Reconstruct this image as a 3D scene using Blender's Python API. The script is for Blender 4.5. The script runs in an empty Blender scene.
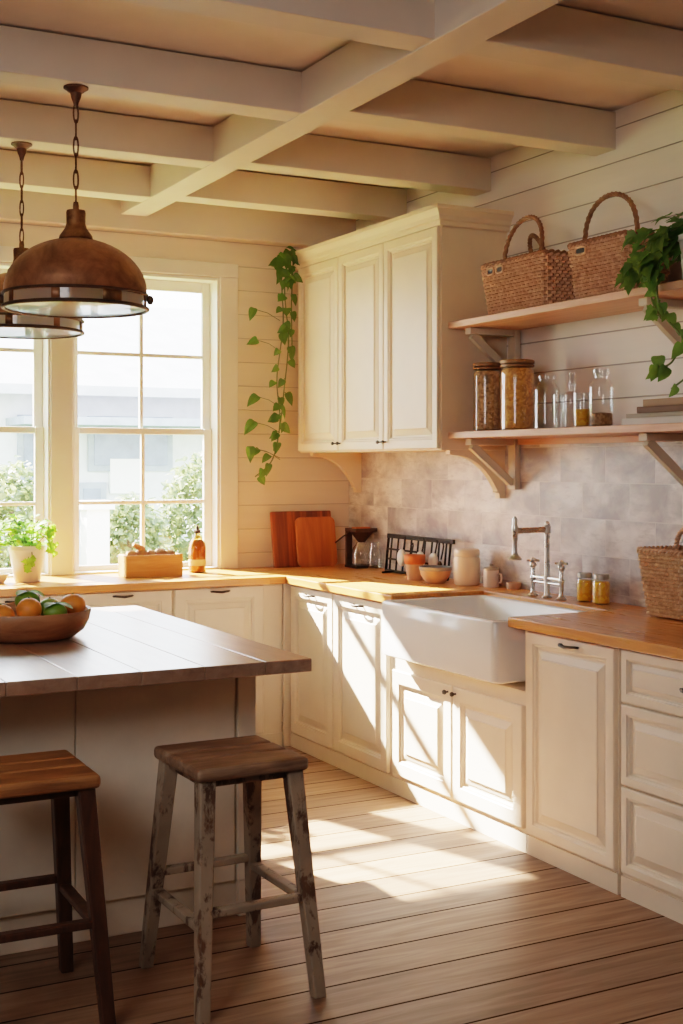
import bpy, bmesh, math, random
from mathutils import Vector, Matrix
random.seed(7)
PI = math.pi
scene = bpy.context.scene
COL = scene.collection

# ---------------------------------------------------------------- helpers
class MB:
    """collects shapes, then links them as ONE mesh object"""
    def __init__(s): s.v = []; s.f = []
    def add(s, vs, fs):
        n = len(s.v); s.v += [tuple(v) for v in vs]; s.f += [tuple(i + n for i in f) for f in fs]; return s
    def box(s, x0, x1, y0, y1, z0, z1):
        return s.add([(x0,y0,z0),(x1,y0,z0),(x1,y1,z0),(x0,y1,z0),(x0,y0,z1),(x1,y0,z1),(x1,y1,z1),(x0,y1,z1)],
                     [(3,2,1,0),(4,5,6,7),(0,1,5,4),(1,2,6,5),(2,3,7,6),(3,0,4,7)])
    def loft(s, rings, cap0=True, cap1=True, closed=True):
        n = len(rings[0]); b = len(s.v)
        for r in rings: s.v += [tuple(p) for p in r]
        for i in range(len(rings)-1):
            for j in range(n if closed else n-1):
                k = (j+1) % n
                s.f.append((b+i*n+j, b+i*n+k, b+(i+1)*n+k, b+(i+1)*n+j))
        if cap0: s.f.append(tuple(b+j for j in reversed(range(n))))
        if cap1: s.f.append(tuple(b+(len(rings)-1)*n+j for j in range(n)))
        return s
    def lathe(s, prof, c=(0,0,0), seg=32, cap0=True, cap1=True):
        rings = [[(c[0]+r*math.cos(2*PI*j/seg), c[1]+r*math.sin(2*PI*j/seg), c[2]+z) for j in range(seg)] for r, z in prof]
        return s.loft(rings, cap0, cap1)
    def tube(s, pts, r, seg=8, closed=False, flat=1.0):
        pts = [Vector(p) for p in pts]; n = len(pts); rings = []
        t0 = None; u = None
        for i, p in enumerate(pts):
            a = pts[(i-1) % n] if (closed or i > 0) else p
            b = pts[(i+1) % n] if (closed or i < n-1) else p
            t = (b-a).normalized()
            if u is None:
                u = t.orthogonal().normalized()
            else:
                u = (u - t*u.dot(t))
                u = u.normalized() if u.length > 1e-6 else t.orthogonal().normalized()
            w = t.cross(u)
            rr = r[i] if isinstance(r, (list, tuple)) else r
            rings.append([p + u*(rr*math.cos(2*PI*j/seg)) + w*(rr*flat*math.sin(2*PI*j/seg)) for j in range(seg)])
        if closed: rings.append(rings[0]); return s.loft(rings, False, False)
        return s.loft(rings)
    def prism(s, poly, axis, a, b):
        """polygon in the two other axes, extruded along axis from a to b"""
        def P(p, q):
            return {'x': (q, p[0], p[1]), 'y': (p[0], q, p[1]), 'z': (p[0], p[1], q)}[axis]
        return s.loft([[P(p, a) for p in poly], [P(p, b) for p in poly]])
    def beam(s, p0, p1, w0, d0, w1=None, d1=None, ref=(1,0,0)):
        """tapered bar from p0 to p1, horizontal section w (along ref) x d"""
        w1 = w1 or w0; d1 = d1 or d0
        p0, p1 = Vector(p0), Vector(p1); u = Vector(ref); t = (p1-p0).normalized()
        if abs(t.z) > .6: v = Vector((-u.y, u.x, 0))
        else:
            u = (u - t*u.dot(t)).normalized(); v = t.cross(u)
        def R(p, w, d): return [p-u*w/2-v*d/2, p+u*w/2-v*d/2, p+u*w/2+v*d/2, p-u*w/2+v*d/2]
        return s.loft([R(p0, w0, d0), R(p1, w1, d1)])
    def blob(s, c, r, seg=20, rings=12, noise=0, sq=(1,1,1), seed=0):
        rnd = random.Random(seed); ph = [rnd.uniform(0, 6) for _ in range(6)]
        R = []
        for i in range(1, rings):
            th = PI*i/rings; row = []
            for j in range(seg):
                p = 2*PI*j/seg
                k = r*(1 + noise*(math.sin(3*p+ph[0])*math.sin(2*th+ph[1]) + .6*math.sin(5*p+ph[2])*math.sin(4*th+ph[3])))
                row.append((c[0]+k*sq[0]*math.sin(th)*math.cos(p), c[1]+k*sq[1]*math.sin(th)*math.sin(p), c[2]-k*sq[2]*math.cos(th)))
            R.append(row)
        return s.loft(R)

def obj(name, mb, mat, parent=None, bevel=0, smooth=False, seg=2, sub=0, loc=None, rot=None):
    me = bpy.data.meshes.new(name); me.from_pydata(mb.v, [], mb.f); me.update()
    bm = bmesh.new(); bm.from_mesh(me); bmesh.ops.recalc_face_normals(bm, faces=bm.faces); bm.to_mesh(me); bm.free()
    if smooth:
        me.polygons.foreach_set('use_smooth', [True]*len(me.polygons))
        me.set_sharp_from_angle(angle=math.radians(42))
    for m in (mat if isinstance(mat, (list, tuple)) else [mat]): me.materials.append(m)
    o = bpy.data.objects.new(name, me); COL.objects.link(o)
    if parent: o.parent = parent
    if loc: o.location = loc
    if rot: o.rotation_euler = rot
    if bevel:
        b = o.modifiers.new('edge', 'BEVEL'); b.width = bevel; b.segments = seg; b.limit_method = 'ANGLE'; b.angle_limit = math.radians(38)
    if sub:
        b = o.modifiers.new('round', 'SUBSURF'); b.levels = sub; b.render_levels = sub
    return o

def tag(o, label, cat, group=None):
    o['label'] = label; o['category'] = cat
    if group: o['group'] = group
    return o
def thing(name, label, cat, loc=(0,0,0), rotz=0, group=None):
    o = bpy.data.objects.new(name, None); COL.objects.link(o); o.empty_display_size = .05
    o.location = loc; o.rotation_euler = (0,0,rotz)
    return tag(o, label, cat, group)
def struct(o): o['kind'] = 'structure'; return o
def dup(root, loc, rotz, label, group=None):
    r = root.copy(); COL.objects.link(r); r.location = loc; r.rotation_euler = (0,0,rotz); r['label'] = label
    if group: r['group'] = group
    for ch in list(root.children):
        c = ch.copy(); COL.objects.link(c); c.parent = r
        for g in list(ch.children):
            d = g.copy(); COL.objects.link(d); d.parent = c
    return r

# ---------------------------------------------------------------- materials
class NT:
    def __init__(s, name):
        s.m = bpy.data.materials.new(name); s.m.use_nodes = True; s.t = s.m.node_tree; s.n = s.t.nodes; s.l = s.t.links
        s.b = s.n['Principled BSDF']; s.out = s.n['Material Output']
        s.tc = s.n.new('ShaderNodeTexCoord')
    def node(s, typ, **k):
        n = s.n.new(typ)
        for a, v in k.items(): setattr(n, a, v)
        return n
    def link(s, a, b): s.l.new(a, b)
    def mapping(s, scale=(1,1,1), loc=(0,0,0), rot=(0,0,0), src=None):
        m = s.node('ShaderNodeMapping'); m.inputs['Scale'].default_value = scale; m.inputs['Location'].default_value = loc; m.inputs['Rotation'].default_value = rot
        s.link(src or s.tc.outputs['Object'], m.inputs['Vector']); return m.outputs[0]
    def noise(s, vec, scale=5, detail=4, rough=.55, dist=0):
        n = s.node('ShaderNodeTexNoise'); n.inputs['Scale'].default_value = scale; n.inputs['Detail'].default_value = detail
        n.inputs['Roughness'].default_value = rough; n.inputs['Distortion'].default_value = dist
        s.link(vec, n.inputs['Vector']); return n.outputs['Fac']
    def ramp(s, fac, stops):
        r = s.node('ShaderNodeValToRGB'); e = r.color_ramp.elements
        while len(e) < len(stops): e.new(.5)
        for i, (p, c) in enumerate(stops): e[i].position = p; e[i].color = (*c, 1) if len(c) == 3 else c
        s.link(fac, r.inputs[0]); return r.outputs[0]
    def mix(s, fac, a, b, mode='MIX'):
        m = s.node('ShaderNodeMix', data_type='RGBA', blend_type=mode)
        for sock, v in ((m.inputs[0], fac), (m.inputs[6], a), (m.inputs[7], b)):
            if isinstance(v, (int, float)): sock.default_value = v
            elif isinstance(v, tuple): sock.default_value = (*v, 1)
            else: s.link(v, sock)
        return m.outputs[2]
    def math(s, op, a, b=0, c=None):
        m = s.node('ShaderNodeMath', operation=op)
        for i, v in enumerate((a, b, c)):
            if v is None: continue
            if isinstance(v, (int, float)): m.inputs[i].default_value = v
            else: s.link(v, m.inputs[i])
        return m.outputs[0]
    def bump(s, h, strength=.3, dist=.01):
        b = s.node('ShaderNodeBump'); b.inputs['Strength'].default_value = strength; b.inputs['Distance'].default_value = dist
        s.link(h, b.inputs['Height']); s.link(b.outputs[0], s.b.inputs['Normal'])
    def set(s, col=None, rough=None, metal=None, spec=None):
        for k, v in (('Base Color', col), ('Roughness', rough), ('Metallic', metal), ('Specular IOR Level', spec)):
            if v is None: continue
            if isinstance(v, (int, float)): s.b.inputs[k].default_value = v
            elif isinstance(v, tuple): s.b.inputs[k].default_value = (*v, 1)
            else: s.link(v, s.b.inputs[k])
        return s.m

def C(r, g, b):   # sRGB 0-255 to linear
    f = lambda v: (v/12.92 if v <= .04045 else ((v+.055)/1.055)**2.4)
    return tuple(f(q/255) for q in (r, g, b))

def paint(name, c, rough=.45, var=.06, bump=.05, scale=6):
    t = NT(name); n = t.noise(t.mapping(), scale, 5)
    c2 = tuple(q*(1-var*2.2) for q in c)
    t.bump(t.noise(t.mapping((1,1,1)), 60, 3), bump, .002)
    return t.set(t.ramp(n, [(.3, c2), (.65, c)]), rough)

def wood(name, stops, stretch=(1,12,12), scale=2.2, rough=.45, dist=.6, bump=.15, big=None):
    t = NT(name); v = t.mapping(stretch)
    n = t.noise(v, scale, 8, .62, dist)
    col = t.ramp(n, stops)
    if big:
        n2 = t.noise(t.mapping((1,1,1)), big, 2)
        col = t.mix(t.ramp(n2, [(.35, (0,0,0)), (.7, (.5,.5,.5))]), col, stops[0][1])
    t.bump(n, bump, .004)
    return t.set(col, rough)

def staves(name, stops, long_axis, w=.045, length=.7, rough=.32, mortar=.0006, seam=.55, gap=(.05,.03,.015), bumpy=0, tint=.3):
    """glued boards running along x or y; the brick grid gives each board its own tone"""
    t = NT(name)
    rot = (0,0,0) if long_axis == 'x' else (0,0,PI/2)
    v = t.mapping((1,1,1), rot=rot)
    b = t.node('ShaderNodeTexBrick'); b.offset = .37; b.inputs['Scale'].default_value = 1
    b.inputs['Brick Width'].default_value = length; b.inputs['Row Height'].default_value = w; b.inputs['Mortar Size'].default_value = mortar
    b.inputs['Mortar Smooth'].default_value = .2; b.inputs['Bias'].default_value = 0
    b.inputs['Color1'].default_value = (0,0,0,1); b.inputs['Color2'].default_value = (1,1,1,1); b.inputs['Mortar'].default_value = (.5,.5,.5,1)
    t.link(v, b.inputs['Vector'])
    st = (1.2,14,14) if long_axis == 'x' else (14,1.2,14)
    off = t.node('ShaderNodeVectorMath', operation='ADD'); t.link(t.mapping(st), off.inputs[0])
    sc = t.node('ShaderNodeVectorMath', operation='SCALE'); t.link(b.outputs['Color'], sc.inputs[0]); sc.inputs['Scale'].default_value = 9
    t.link(sc.outputs[0], off.inputs[1])
    n = t.noise(off.outputs[0], 2.0, 8, .6, .7)
    col = t.ramp(n, stops)
    lum = t.ramp(b.outputs['Color'], [(0, (1-tint,)*3), (1, (1+tint*.35,)*3)])
    col = t.mix(1.0, col, lum, 'MULTIPLY')
    col = t.mix(t.math('MULTIPLY', b.outputs['Fac'], seam), col, gap)
    h = t.math('SUBTRACT', t.math('MULTIPLY', n, .25), b.outputs['Fac'])
    t.bump(h, .25+bumpy, .004)
    rr = t.ramp(n, [(.3, (rough+.12,)*3), (.7, (rough-.05,)*3)])
    return t.set(col, t.mix(b.outputs['Fac'], rr, (.95,.95,.95)), spec=t.math('MULTIPLY_ADD', b.outputs['Fac'], -.5, .5))

def glass(name, tint=(1,1,1), gl=.12, rough=.02, milk=0):
    t = NT(name); tr = t.node('ShaderNodeBsdfTransparent'); tr.inputs[0].default_value = (*tint, 1)
    g = t.node('ShaderNodeBsdfGlossy'); g.inputs['Roughness'].default_value = rough; g.inputs[0].default_value = (1,1,1,1)
    lw = t.node('ShaderNodeLayerWeight'); lw.inputs[0].default_value = .35
    f = t.math('MULTIPLY_ADD', lw.outputs['Facing'], gl*4, gl*.4); f.node.use_clamp = True
    # a real glass wall: streaks of slight waviness
    nz = t.noise(t.mapping((6,6,2)), 5, 2)
    bp = t.node('ShaderNodeBump'); bp.inputs['Strength'].default_value = .08; t.link(nz, bp.inputs['Height']); t.link(bp.outputs[0], g.inputs['Normal'])
    m = t.node('ShaderNodeMixShader'); t.link(f, m.inputs[0]); t.link(tr.outputs[0], m.inputs[1]); t.link(g.outputs[0], m.inputs[2])
    last = m
    if milk:
        d = t.node('ShaderNodeBsdfTranslucent'); d.inputs[0].default_value = (.9,.93,1,1)
        m2 = t.node('ShaderNodeMixShader'); m2.inputs[0].default_value = milk; t.link(m.outputs[0], m2.inputs[1]); t.link(d.outputs[0], m2.inputs[2]); last = m2
    t.link(last.outputs[0], t.out.inputs[0])
    return t.m

def metal(name, c, rough=.35, var=.3, met=1.0, c2=None, scale=14):
    t = NT(name); n = t.noise(t.mapping(), scale, 6, .65, .4)
    c2 = c2 or tuple(q*(1-var) for q in c)
    t.bump(n, .08, .003)
    return t.set(t.ramp(n, [(.32, c2), (.68, c)]), t.ramp(n, [(.3, (min(1, rough+.2),)*3), (.7, (rough,)*3)]), met)

def shiplap(name, c, pitch, z0, groove=.0035, dark=.62):
    t = NT(name); s = t.node('ShaderNodeSeparateXYZ'); t.link(t.tc.outputs['Object'], s.inputs[0])
    f = t.math('FRACT', t.math('DIVIDE', t.math('SUBTRACT', s.outputs[2], z0-10*pitch), pitch))
    d = t.math('MINIMUM', f, t.math('SUBTRACT', 1, f))
    g = t.ramp(d, [(0, (1,1,1)), (groove/pitch*.55, (1,1,1)), (groove/pitch*1.1, (0,0,0))])
    n = t.noise(t.mapping((.6,.6,5)), 3, 5)
    col = t.ramp(n, [(.3, tuple(q*.93 for q in c)), (.7, c)])
    col = t.mix(t.math('MULTIPLY', g, dark), col, (.09,.07,.05))
    t.bump(t.math('SUBTRACT', t.math('MULTIPLY', n, .05), g), .6, .006)
    return t.set(col, .55)

def tiles(name):
    t = NT(name); s = t.node('ShaderNodeSeparateXYZ'); t.link(t.tc.outputs['Object'], s.inputs[0])
    c = t.node('ShaderNodeCombineXYZ'); t.link(s.outputs[1], c.inputs[0]); t.link(s.outputs[2], c.inputs[1])
    v = t.mapping((1,1,1), loc=(.05,.02,0), src=c.outputs[0])
    b = t.node('ShaderNodeTexBrick'); b.offset = .5; b.inputs['Scale'].default_value = 1
    b.inputs['Brick Width'].default_value = .33; b.inputs['Row Height'].default_value = .165; b.inputs['Mortar Size'].default_value = .0022
    b.inputs['Color1'].default_value = (0,0,0,1); b.inputs['Color2'].default_value = (1,1,1,1); b.inputs['Mortar'].default_value = (.5,.5,.5,1); b.inputs['Mortar Smooth'].default_value = .3
    t.link(v, b.inputs['Vector'])
    off = t.node('ShaderNodeVectorMath', operation='ADD'); t.link(t.mapping((1,1,1.5)), off.inputs[0])
    sc = t.node('ShaderNodeVectorMath', operation='SCALE'); t.link(b.outputs['Color'], sc.inputs[0]); sc.inputs['Scale'].default_value = 4
    t.link(sc.outputs[0], off.inputs[1])
    n = t.noise(off.outputs[0], 3.2, 7, .6, .35)
    n2 = t.noise(t.mapping((1,2,7)), 4, 7, .72, .2)
    col = t.ramp(n, [(.36, C(136,128,130)), (.47, C(182,174,172)), (.57, C(216,209,204)), (.7, C(236,230,224))])
    col = t.mix(t.ramp(n2, [(.5, (0,0,0)), (.66, (.6,.6,.6))]), col, C(140,130,130))
    lum = t.ramp(b.outputs['Color'], [(0, (.82,.82,.84)), (1, (1.04,1.03,1.02))])
    col = t.mix(1.0, col, lum, 'MULTIPLY')
    col = t.mix(t.math('MULTIPLY', b.outputs['Fac'], .8), col, C(196,190,184))
    t.bump(t.math('SUBTRACT', t.math('MULTIPLY', n, .3), b.outputs['Fac']), .25, .004)
    return t.set(col, .38)

def chipped(name, paint_c, under_a, under_b, lo=.5, hi=.56):
    t = NT(name); n = t.noise(t.mapping((7,7,3.2)), 2.6, 9, .68, .3)
    w = t.ramp(t.noise(t.mapping((16,16,1.5)), 2, 6), [(.3, under_a), (.7, under_b)])
    pv = t.ramp(t.noise(t.mapping(), 9, 4), [(.3, tuple(q*.72 for q in paint_c)), (.7, paint_c)])
    k = t.ramp(n, [(lo, (0,0,0)), (hi, (1,1,1))])
    t.bump(t.math('SUBTRACT', 1, k), .3, .003)
    return t.set(t.mix(k, pv, w), .6)

M = {}
M['cream'] = paint('cream_paint', C(236,223,204), .42, .03)
M['uppercream'] = paint('upper_cream_paint', C(234,214,186), .42, .03)
M['island'] = paint('island_paint', C(226,215,196), .5, .05)
M['white'] = paint('white_trim_paint', C(240,234,224), .45, .02)
M['sash'] = paint('sash_paint', C(244,240,234), .4, .02)
M['beam'] = paint('beam_paint', C(216,204,190), .55, .04, scale=3)
M['ceil'] = paint('ceiling_paint', C(222,208,196), .65, .03)
M['bracket'] = paint('bracket_paint', C(206,196,176), .5, .06)
M['wallplain'] = paint('plain_wall_paint', C(176,160,142), .6, .05)
M['ship_back'] = shiplap('shiplap_cream', C(238,222,202), .1413, .0335, .0028, .42)
M['ship_right'] = shiplap('shiplap_white', C(236,226,216), .150, .042)
M['tile'] = tiles('washed_tile')
M['floor'] = staves('floor_planks', [(.2, C(112,84,62)), (.5, C(142,110,84)), (.8, C(166,134,106))], 'x', w=.2, length=9, rough=.4, mortar=.0048, seam=.88, gap=(.014,.009,.006), bumpy=-.1, tint=.34)
ORANGE = [(.25, C(166,104,46)), (.5, C(202,134,66)), (.75, C(222,160,90))]
M['top_x'] = staves('worktop_wood_along_window', ORANGE, 'x', w=.06, length=1.1, rough=.28, tint=.16, seam=.25)
M['top_y'] = staves('worktop_wood_along_sink', ORANGE, 'y', w=.06, length=1.1, rough=.28, tint=.16, seam=.25)
M['endgrain'] = wood('worktop_end_grain', [(.3, C(128,72,34)), (.7, C(176,110,58))], (3,40,6), 2, .5)
M['islandtop'] = wood('island_top_wood', [(.25, C(122,92,74)), (.5, C(156,124,102)), (.78, C(184,152,130))], (9,.8,9), 2.4, .27, .8, .08, big=3)
M['islandtop'].node_tree.nodes['Principled BSDF'].inputs['Coat Weight'].default_value = 1.0
M['islandtop'].node_tree.nodes['Principled BSDF'].inputs['Coat Roughness'].default_value = .33
M['shelf'] = wood('shelf_wood', [(.25, C(182,130,98)), (.5, C(210,162,130)), (.78, C(226,184,154))], (14,1,14), 2.2, .45, .5)
M['board_dark'] = wood('dark_board_wood', [(.3, C(66,28,14)), (.46, C(98,46,22)), (.58, C(156,84,40)), (.66, C(92,42,20))], (5,5,.25), 2.2, .4)
M['board_light'] = wood('light_board_wood', [(.25, C(122,62,26)), (.5, C(166,92,42)), (.78, C(194,118,60))], (7,7,.8), 2.4, .4)
M['stool_seat'] = wood('worn_seat_wood', [(.25, C(84,62,46)), (.48, C(130,102,80)), (.75, C(168,140,114))], (1.5,10,10), 2.6, .5, .6, .2, big=8)
M['stool_paint'] = chipped('chipped_stool_paint', C(158,140,120), C(64,44,32), C(104,76,56), .52, .59)
M['stool_edge'] = chipped('worn_seat_paint', C(140,116,94), C(52,34,24), C(96,68,48), .42, .52)
M['stool_brown'] = wood('brown_seat_wood', [(.25, C(100,62,34)), (.5, C(150,102,60)), (.78, C(182,132,84))], (1.5,10,10), 2.4, .42)
M['stool_dark'] = wood('dark_leg_wood', [(.25, C(40,22,14)), (.55, C(72,42,26)), (.8, C(98,60,38))], (10,10,1.2), 2.4, .42)
M['bowlwood'] = wood('bowl_wood', [(.25, C(120,80,54)), (.5, C(160,114,80)), (.78, C(188,142,104))], (3,3,12), 2.0, .45)
M['boxwood'] = wood('pine_box_wood', [(.25, C(176,112,54)), (.5, C(206,146,82)), (.78, C(222,168,104))], (1,8,12), 2.4, .5)
M['rust'] = metal('rusty_brown_metal', C(160,116,84), .38, c2=C(96,66,46), met=.5, scale=7)
M['rust_dark'] = metal('dark_rusty_iron', C(108,74,54), .5, c2=C(62,42,30), met=.4, scale=9)
M['brass'] = metal('aged_brass', C(150,112,72), .4, c2=C(86,58,38), met=.7)
M['iron'] = metal('dark_iron', C(84,66,54), .42, met=.7)
M['pewter'] = metal('dark_pewter', C(84,76,68), .38, met=.9)
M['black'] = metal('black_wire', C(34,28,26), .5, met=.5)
M['chrome'] = metal('brushed_nickel', C(224,220,214), .2, .08)
M['ceramic'] = paint('white_glazed_fireclay', C(240,238,234), .12, .01, 0)
M['potwhite'] = paint('white_pot_glaze', C(236,230,220), .3, .03)
M['canister'] = paint('cream_stoneware', C(234,216,192), .35, .05)
M['mug'] = paint('white_enamel', C(222,214,206), .3, .03)
M['terra'] = paint('terracotta_clay', C(196,108,62), .7, .12, .2, 12)
M['terra_pale'] = paint('pale_clay', C(214,170,138), .65, .1, .2, 12)
M['bluegrey'] = paint('grey_blue_glaze', C(140,140,142), .4, .1)
M['glass'] = glass('clear_jar_glass', (.97,.98,.98), .10)
M['thick_glass'] = glass('thick_glass', (.90,.92,.92), .22)
M['pane'] = glass('window_pane_glass', (.99,.995,1), .02)
M['lens'] = glass('lamp_lens_glass', (.9,.93,.97), .14, .12, milk=.4)
M['amber'] = glass('amber_glass', (.93,.74,.42), .10)
M['lid'] = metal('brown_jar_lid', C(150,110,70), .4, met=.4)
M['zinc'] = metal('zinc_lid', C(190,182,168), .4, met=.7)
def grains(name, a, b, sc=90, rough=.6):
    t = NT(name); v = t.node('ShaderNodeTexVoronoi'); v.inputs['Scale'].default_value = sc; t.link(t.tc.outputs['Object'], v.inputs['Vector'])
    s = t.node('ShaderNodeSeparateXYZ'); t.link(v.outputs['Color'], s.inputs[0])
    t.bump(v.outputs['Distance'], .12, .003)
    return t.set(t.ramp(s.outputs[0], [(.1, a), (.9, b)]), rough)
M['grain_brown'] = grains('brown_dried_food', C(150,112,74), C(206,166,118))
M['grain_amber'] = grains('amber_dried_food', C(194,128,52), C(232,172,84))
M['grain_yellow'] = grains('yellow_preserve', C(234,160,20), C(252,200,50), 60, .35)
M['grain_tan'] = grains('tan_spice', C(120,92,60), C(160,130,92))
def wicker(name, a, b):
    t = NT(name); n = t.noise(t.mapping((4,4,4)), 8, 5, .7)
    return t.set(t.ramp(n, [(.3, a), (.7, b)]), .6)
M['wicker'] = wicker('woven_willow', C(166,124,92), C(222,182,148))
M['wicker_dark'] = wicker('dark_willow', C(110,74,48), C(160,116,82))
M['wicker_tan'] = wicker('tan_willow', C(176,140,104), C(226,192,154))
def leafmat(name, a, b):
    t = NT(name); n = t.noise(t.mapping(), 14, 4)
    m = t.set(t.ramp(n, [(.3, a), (.7, b)]), .45)
    t.b.inputs['Subsurface Weight'].default_value = .0
    tl = t.node('ShaderNodeBsdfTranslucent'); tl.inputs[0].default_value = (*[min(1, q*1.7) for q in b], 1)
    mx = t.node('ShaderNodeMixShader'); mx.inputs[0].default_value = .3
    t.link(t.b.outputs[0], mx.inputs[1]); t.link(tl.outputs[0], mx.inputs[2]); t.link(mx.outputs[0], t.out.inputs[0])
    return m
M['ivy'] = leafmat('ivy_leaf', C(62,98,44), C(112,150,72))
M['pothos'] = leafmat('pothos_leaf', C(50,84,30), C(88,126,48))
M['honey'] = paint('honey_liquid', C(186,122,40), .3, .15)
M['herb'] = leafmat('herb_leaf', C(70,122,30), C(140,184,64))
M['stem'] = paint('green_stem', C(92,112,54), .6)
M['orange_peel'] = paint('orange_peel', C(244,152,58), .45, .1, .5, 20)
M['lime_peel'] = paint('green_peel', C(120,150,48), .45, .12, .3, 12)
M['bread'] = paint('tan_crust', C(186,126,76), .75, .16, .4, 16)
M['book_pale'] = paint('whitish_book_cloth', C(214,208,200), .7, .05)
M['book_brown'] = paint('brown_book_cloth', C(116,84,58), .7, .08)
M['book_tan'] = paint('tan_book_cloth', C(166,132,100), .7, .06)
M['book_grey'] = paint('grey_book_cloth', C(168,156,138), .7, .06)
M['paper'] = paint('book_paper', C(222,210,192), .8, .08)
M['shadowgap'] = paint('dark_recess', C(96,82,66), .8)
M['label_paper'] = paint('cream_label', C(236,214,170), .6)
# outdoors
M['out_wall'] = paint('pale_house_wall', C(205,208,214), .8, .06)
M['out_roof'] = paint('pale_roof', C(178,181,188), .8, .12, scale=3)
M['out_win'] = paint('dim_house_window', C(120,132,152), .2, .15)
M['out_dark'] = paint('grey_blue_house_trim', C(150,158,172), .8, .1)  # darker grey-blue for the house window surrounds and porch canopy
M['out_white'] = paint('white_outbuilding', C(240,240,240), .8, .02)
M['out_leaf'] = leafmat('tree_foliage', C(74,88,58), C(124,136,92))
M['out_bark'] = paint('tree_bark', C(120,104,88), .8)
M['out_fence'] = wood('garden_fence_wood', [(.3, C(170,140,108)), (.7, C(204,178,146))], (8,8,1), 2, .7)
M['grass'] = paint('lawn', C(140,160,96), .9, .2)

# ---------------------------------------------------------------- room dimensions
XW, YB, ZC = 3.728, 7.035, 3.123       # right wall, window wall, ceiling
XL, YF = -1.7, -1.5
ZT = .935                              # worktop height

# floor, walls, ceiling
struct(obj('floor', MB().box(XL-.2, XW+.2, YF-.2, YB+.2, -.1, 0), M['floor']))
struct(obj('ceiling', MB().box(XL-.2, XW+.2, YF-.2, YB+.2, ZC, ZC+.12), M['ceil']))
OPEN = [(.975, 1.86), (1.975, 2.86)]; WZ0, WZ1 = ZT-.005, 2.64
wb = MB()
wb.box(XL-.2, OPEN[0][0], YB, YB+.2, 0, ZC); wb.box(OPEN[0][1], OPEN[1][0], YB, YB+.2, WZ0, WZ1); wb.box(OPEN[1][1], XW+.2, YB, YB+.2, 0, ZC)
wb.box(OPEN[0][0], OPEN[1][1], YB, YB+.2, 0, WZ0); wb.box(OPEN[0][0], OPEN[1][1], YB, YB+.2, WZ1, ZC)
struct(obj('wall_back', wb, M['ship_back']))
struct(obj('wall_right', MB().box(XW, XW+.2, YF-.2, YB, 0, ZC), M['ship_right']))
struct(obj('wall_left', MB().box(XL-.2, XL, YF-.2, YB, 0, ZC), M['wallplain']))
struct(obj('wall_front', MB().box(XL, XW, YF-.2, YF, 0, ZC), M['wallplain']))
# tiled splashback below the lower shelf and under the wall cabinet
struct(obj('tile_backsplash', MB().box(XW-.008, XW, 2.2, YB, ZT, 1.655), M['tile']))

# ceiling beams
bn = [0]
def beam(x0, x1, y0, y1, z0, z1=ZC):
    bn[0] += 1
    struct(obj('trim_%d' % bn[0], MB().box(x0, x1, y0, y1, z0, z1-.007), M['beam'], bevel=.004))
BX0, BX1, BZ = 2.235, 2.388, 2.947
beam(BX0, BX1, YF, YB, BZ)
for y in (2.54, 3.55, 4.51, 5.49, 6.34): beam(BX1-.01, XW+.01, y, y+.145, BZ+.0015)
for y in (2.6, 3.62, 4.63, 5.57, 6.46): beam(XL, BX0+.01, y, y+.145, BZ+.004)
for y in (1.6, .6, -.4): beam(XL, BX0+.01, y, y+.145, BZ+.004); beam(BX1-.01, XW+.01, y-.05, y+.095, BZ+.0015)
beam(XL, XW, 6.95, YB, 2.866)

# ---------------------------------------------------------------- windows
def window(n, x0, x1):
    w = bpy.data.objects.new('window_%d' % n, None); COL.objects.link(w); struct(w)
    f = MB(); t = .018
    f.box(x0, x0+t, YB-.012, YB+.19, WZ0, WZ1); f.box(x1-t, x1, YB-.012, YB+.19, WZ0, WZ1)
    f.box(x0+t, x1-t, YB-.012, YB+.19, WZ1-t, WZ1); f.box(x0+t, x1-t, YB-.02, YB+.19, WZ0, ZT+.012)
    obj('window_frame', f, M['sash'], w, .003)
    a, b = x0+t, x1-t; st = .05; mid = (a+b)/2
    def sash(name, y0, y1, z0, z1, lo, hi, mz):
        s = MB(); s.box(a, a+st, y0, y1, z0, z1); s.box(b-st, b, y0, y1, z0, z1)
        s.box(a+st, b-st, y0, y1, z0, z0+lo); s.box(a+st, b-st, y0, y1, z1-hi, z1)
        ym = (y0+y1)/2
        s.box(mid-.011, mid+.011, ym-.013, ym+.013, z0+lo, z1-hi); s.box(a+st, mid-.011, ym-.0125, ym+.0125, mz-.011, mz+.011); s.box(mid+.011, b-st, ym-.0125, ym+.0125, mz-.011, mz+.011)
        o = obj(name, s, M['sash'], w, .004)
        obj('pane', MB().box(a+st-.01, b-st+.01, ym-.002, ym+.002, z0+lo-.01, z1-hi+.01), M['pane'], o)
    sash('lower_sash', YB+.070, YB+.096, ZT+.012, 1.757, .03, .036, 1.33)
    sash('upper_sash', YB+.098, YB+.124, 1.722, WZ1-t, .034, .062, 2.18)
window(1, *OPEN[1]); window(2, *OPEN[0])
# casings
cas = MB(); cy0 = YB-.022
cas.box(OPEN[1][1]-.002, 2.972, cy0, YB, ZT, 2.645); cas.box(OPEN[0][1]-.004, OPEN[1][0]+.004, cy0, YB, ZT, 2.645); cas.box(.87, OPEN[0][0]+.002, cy0, YB, ZT, 2.645)
cas.box(.87, 2.972, cy0-.004, YB, 2.645, 2.728)
bn[0] += 1
struct(obj('trim_%d' % bn[0], cas, M['white'], bevel=.004))

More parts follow.
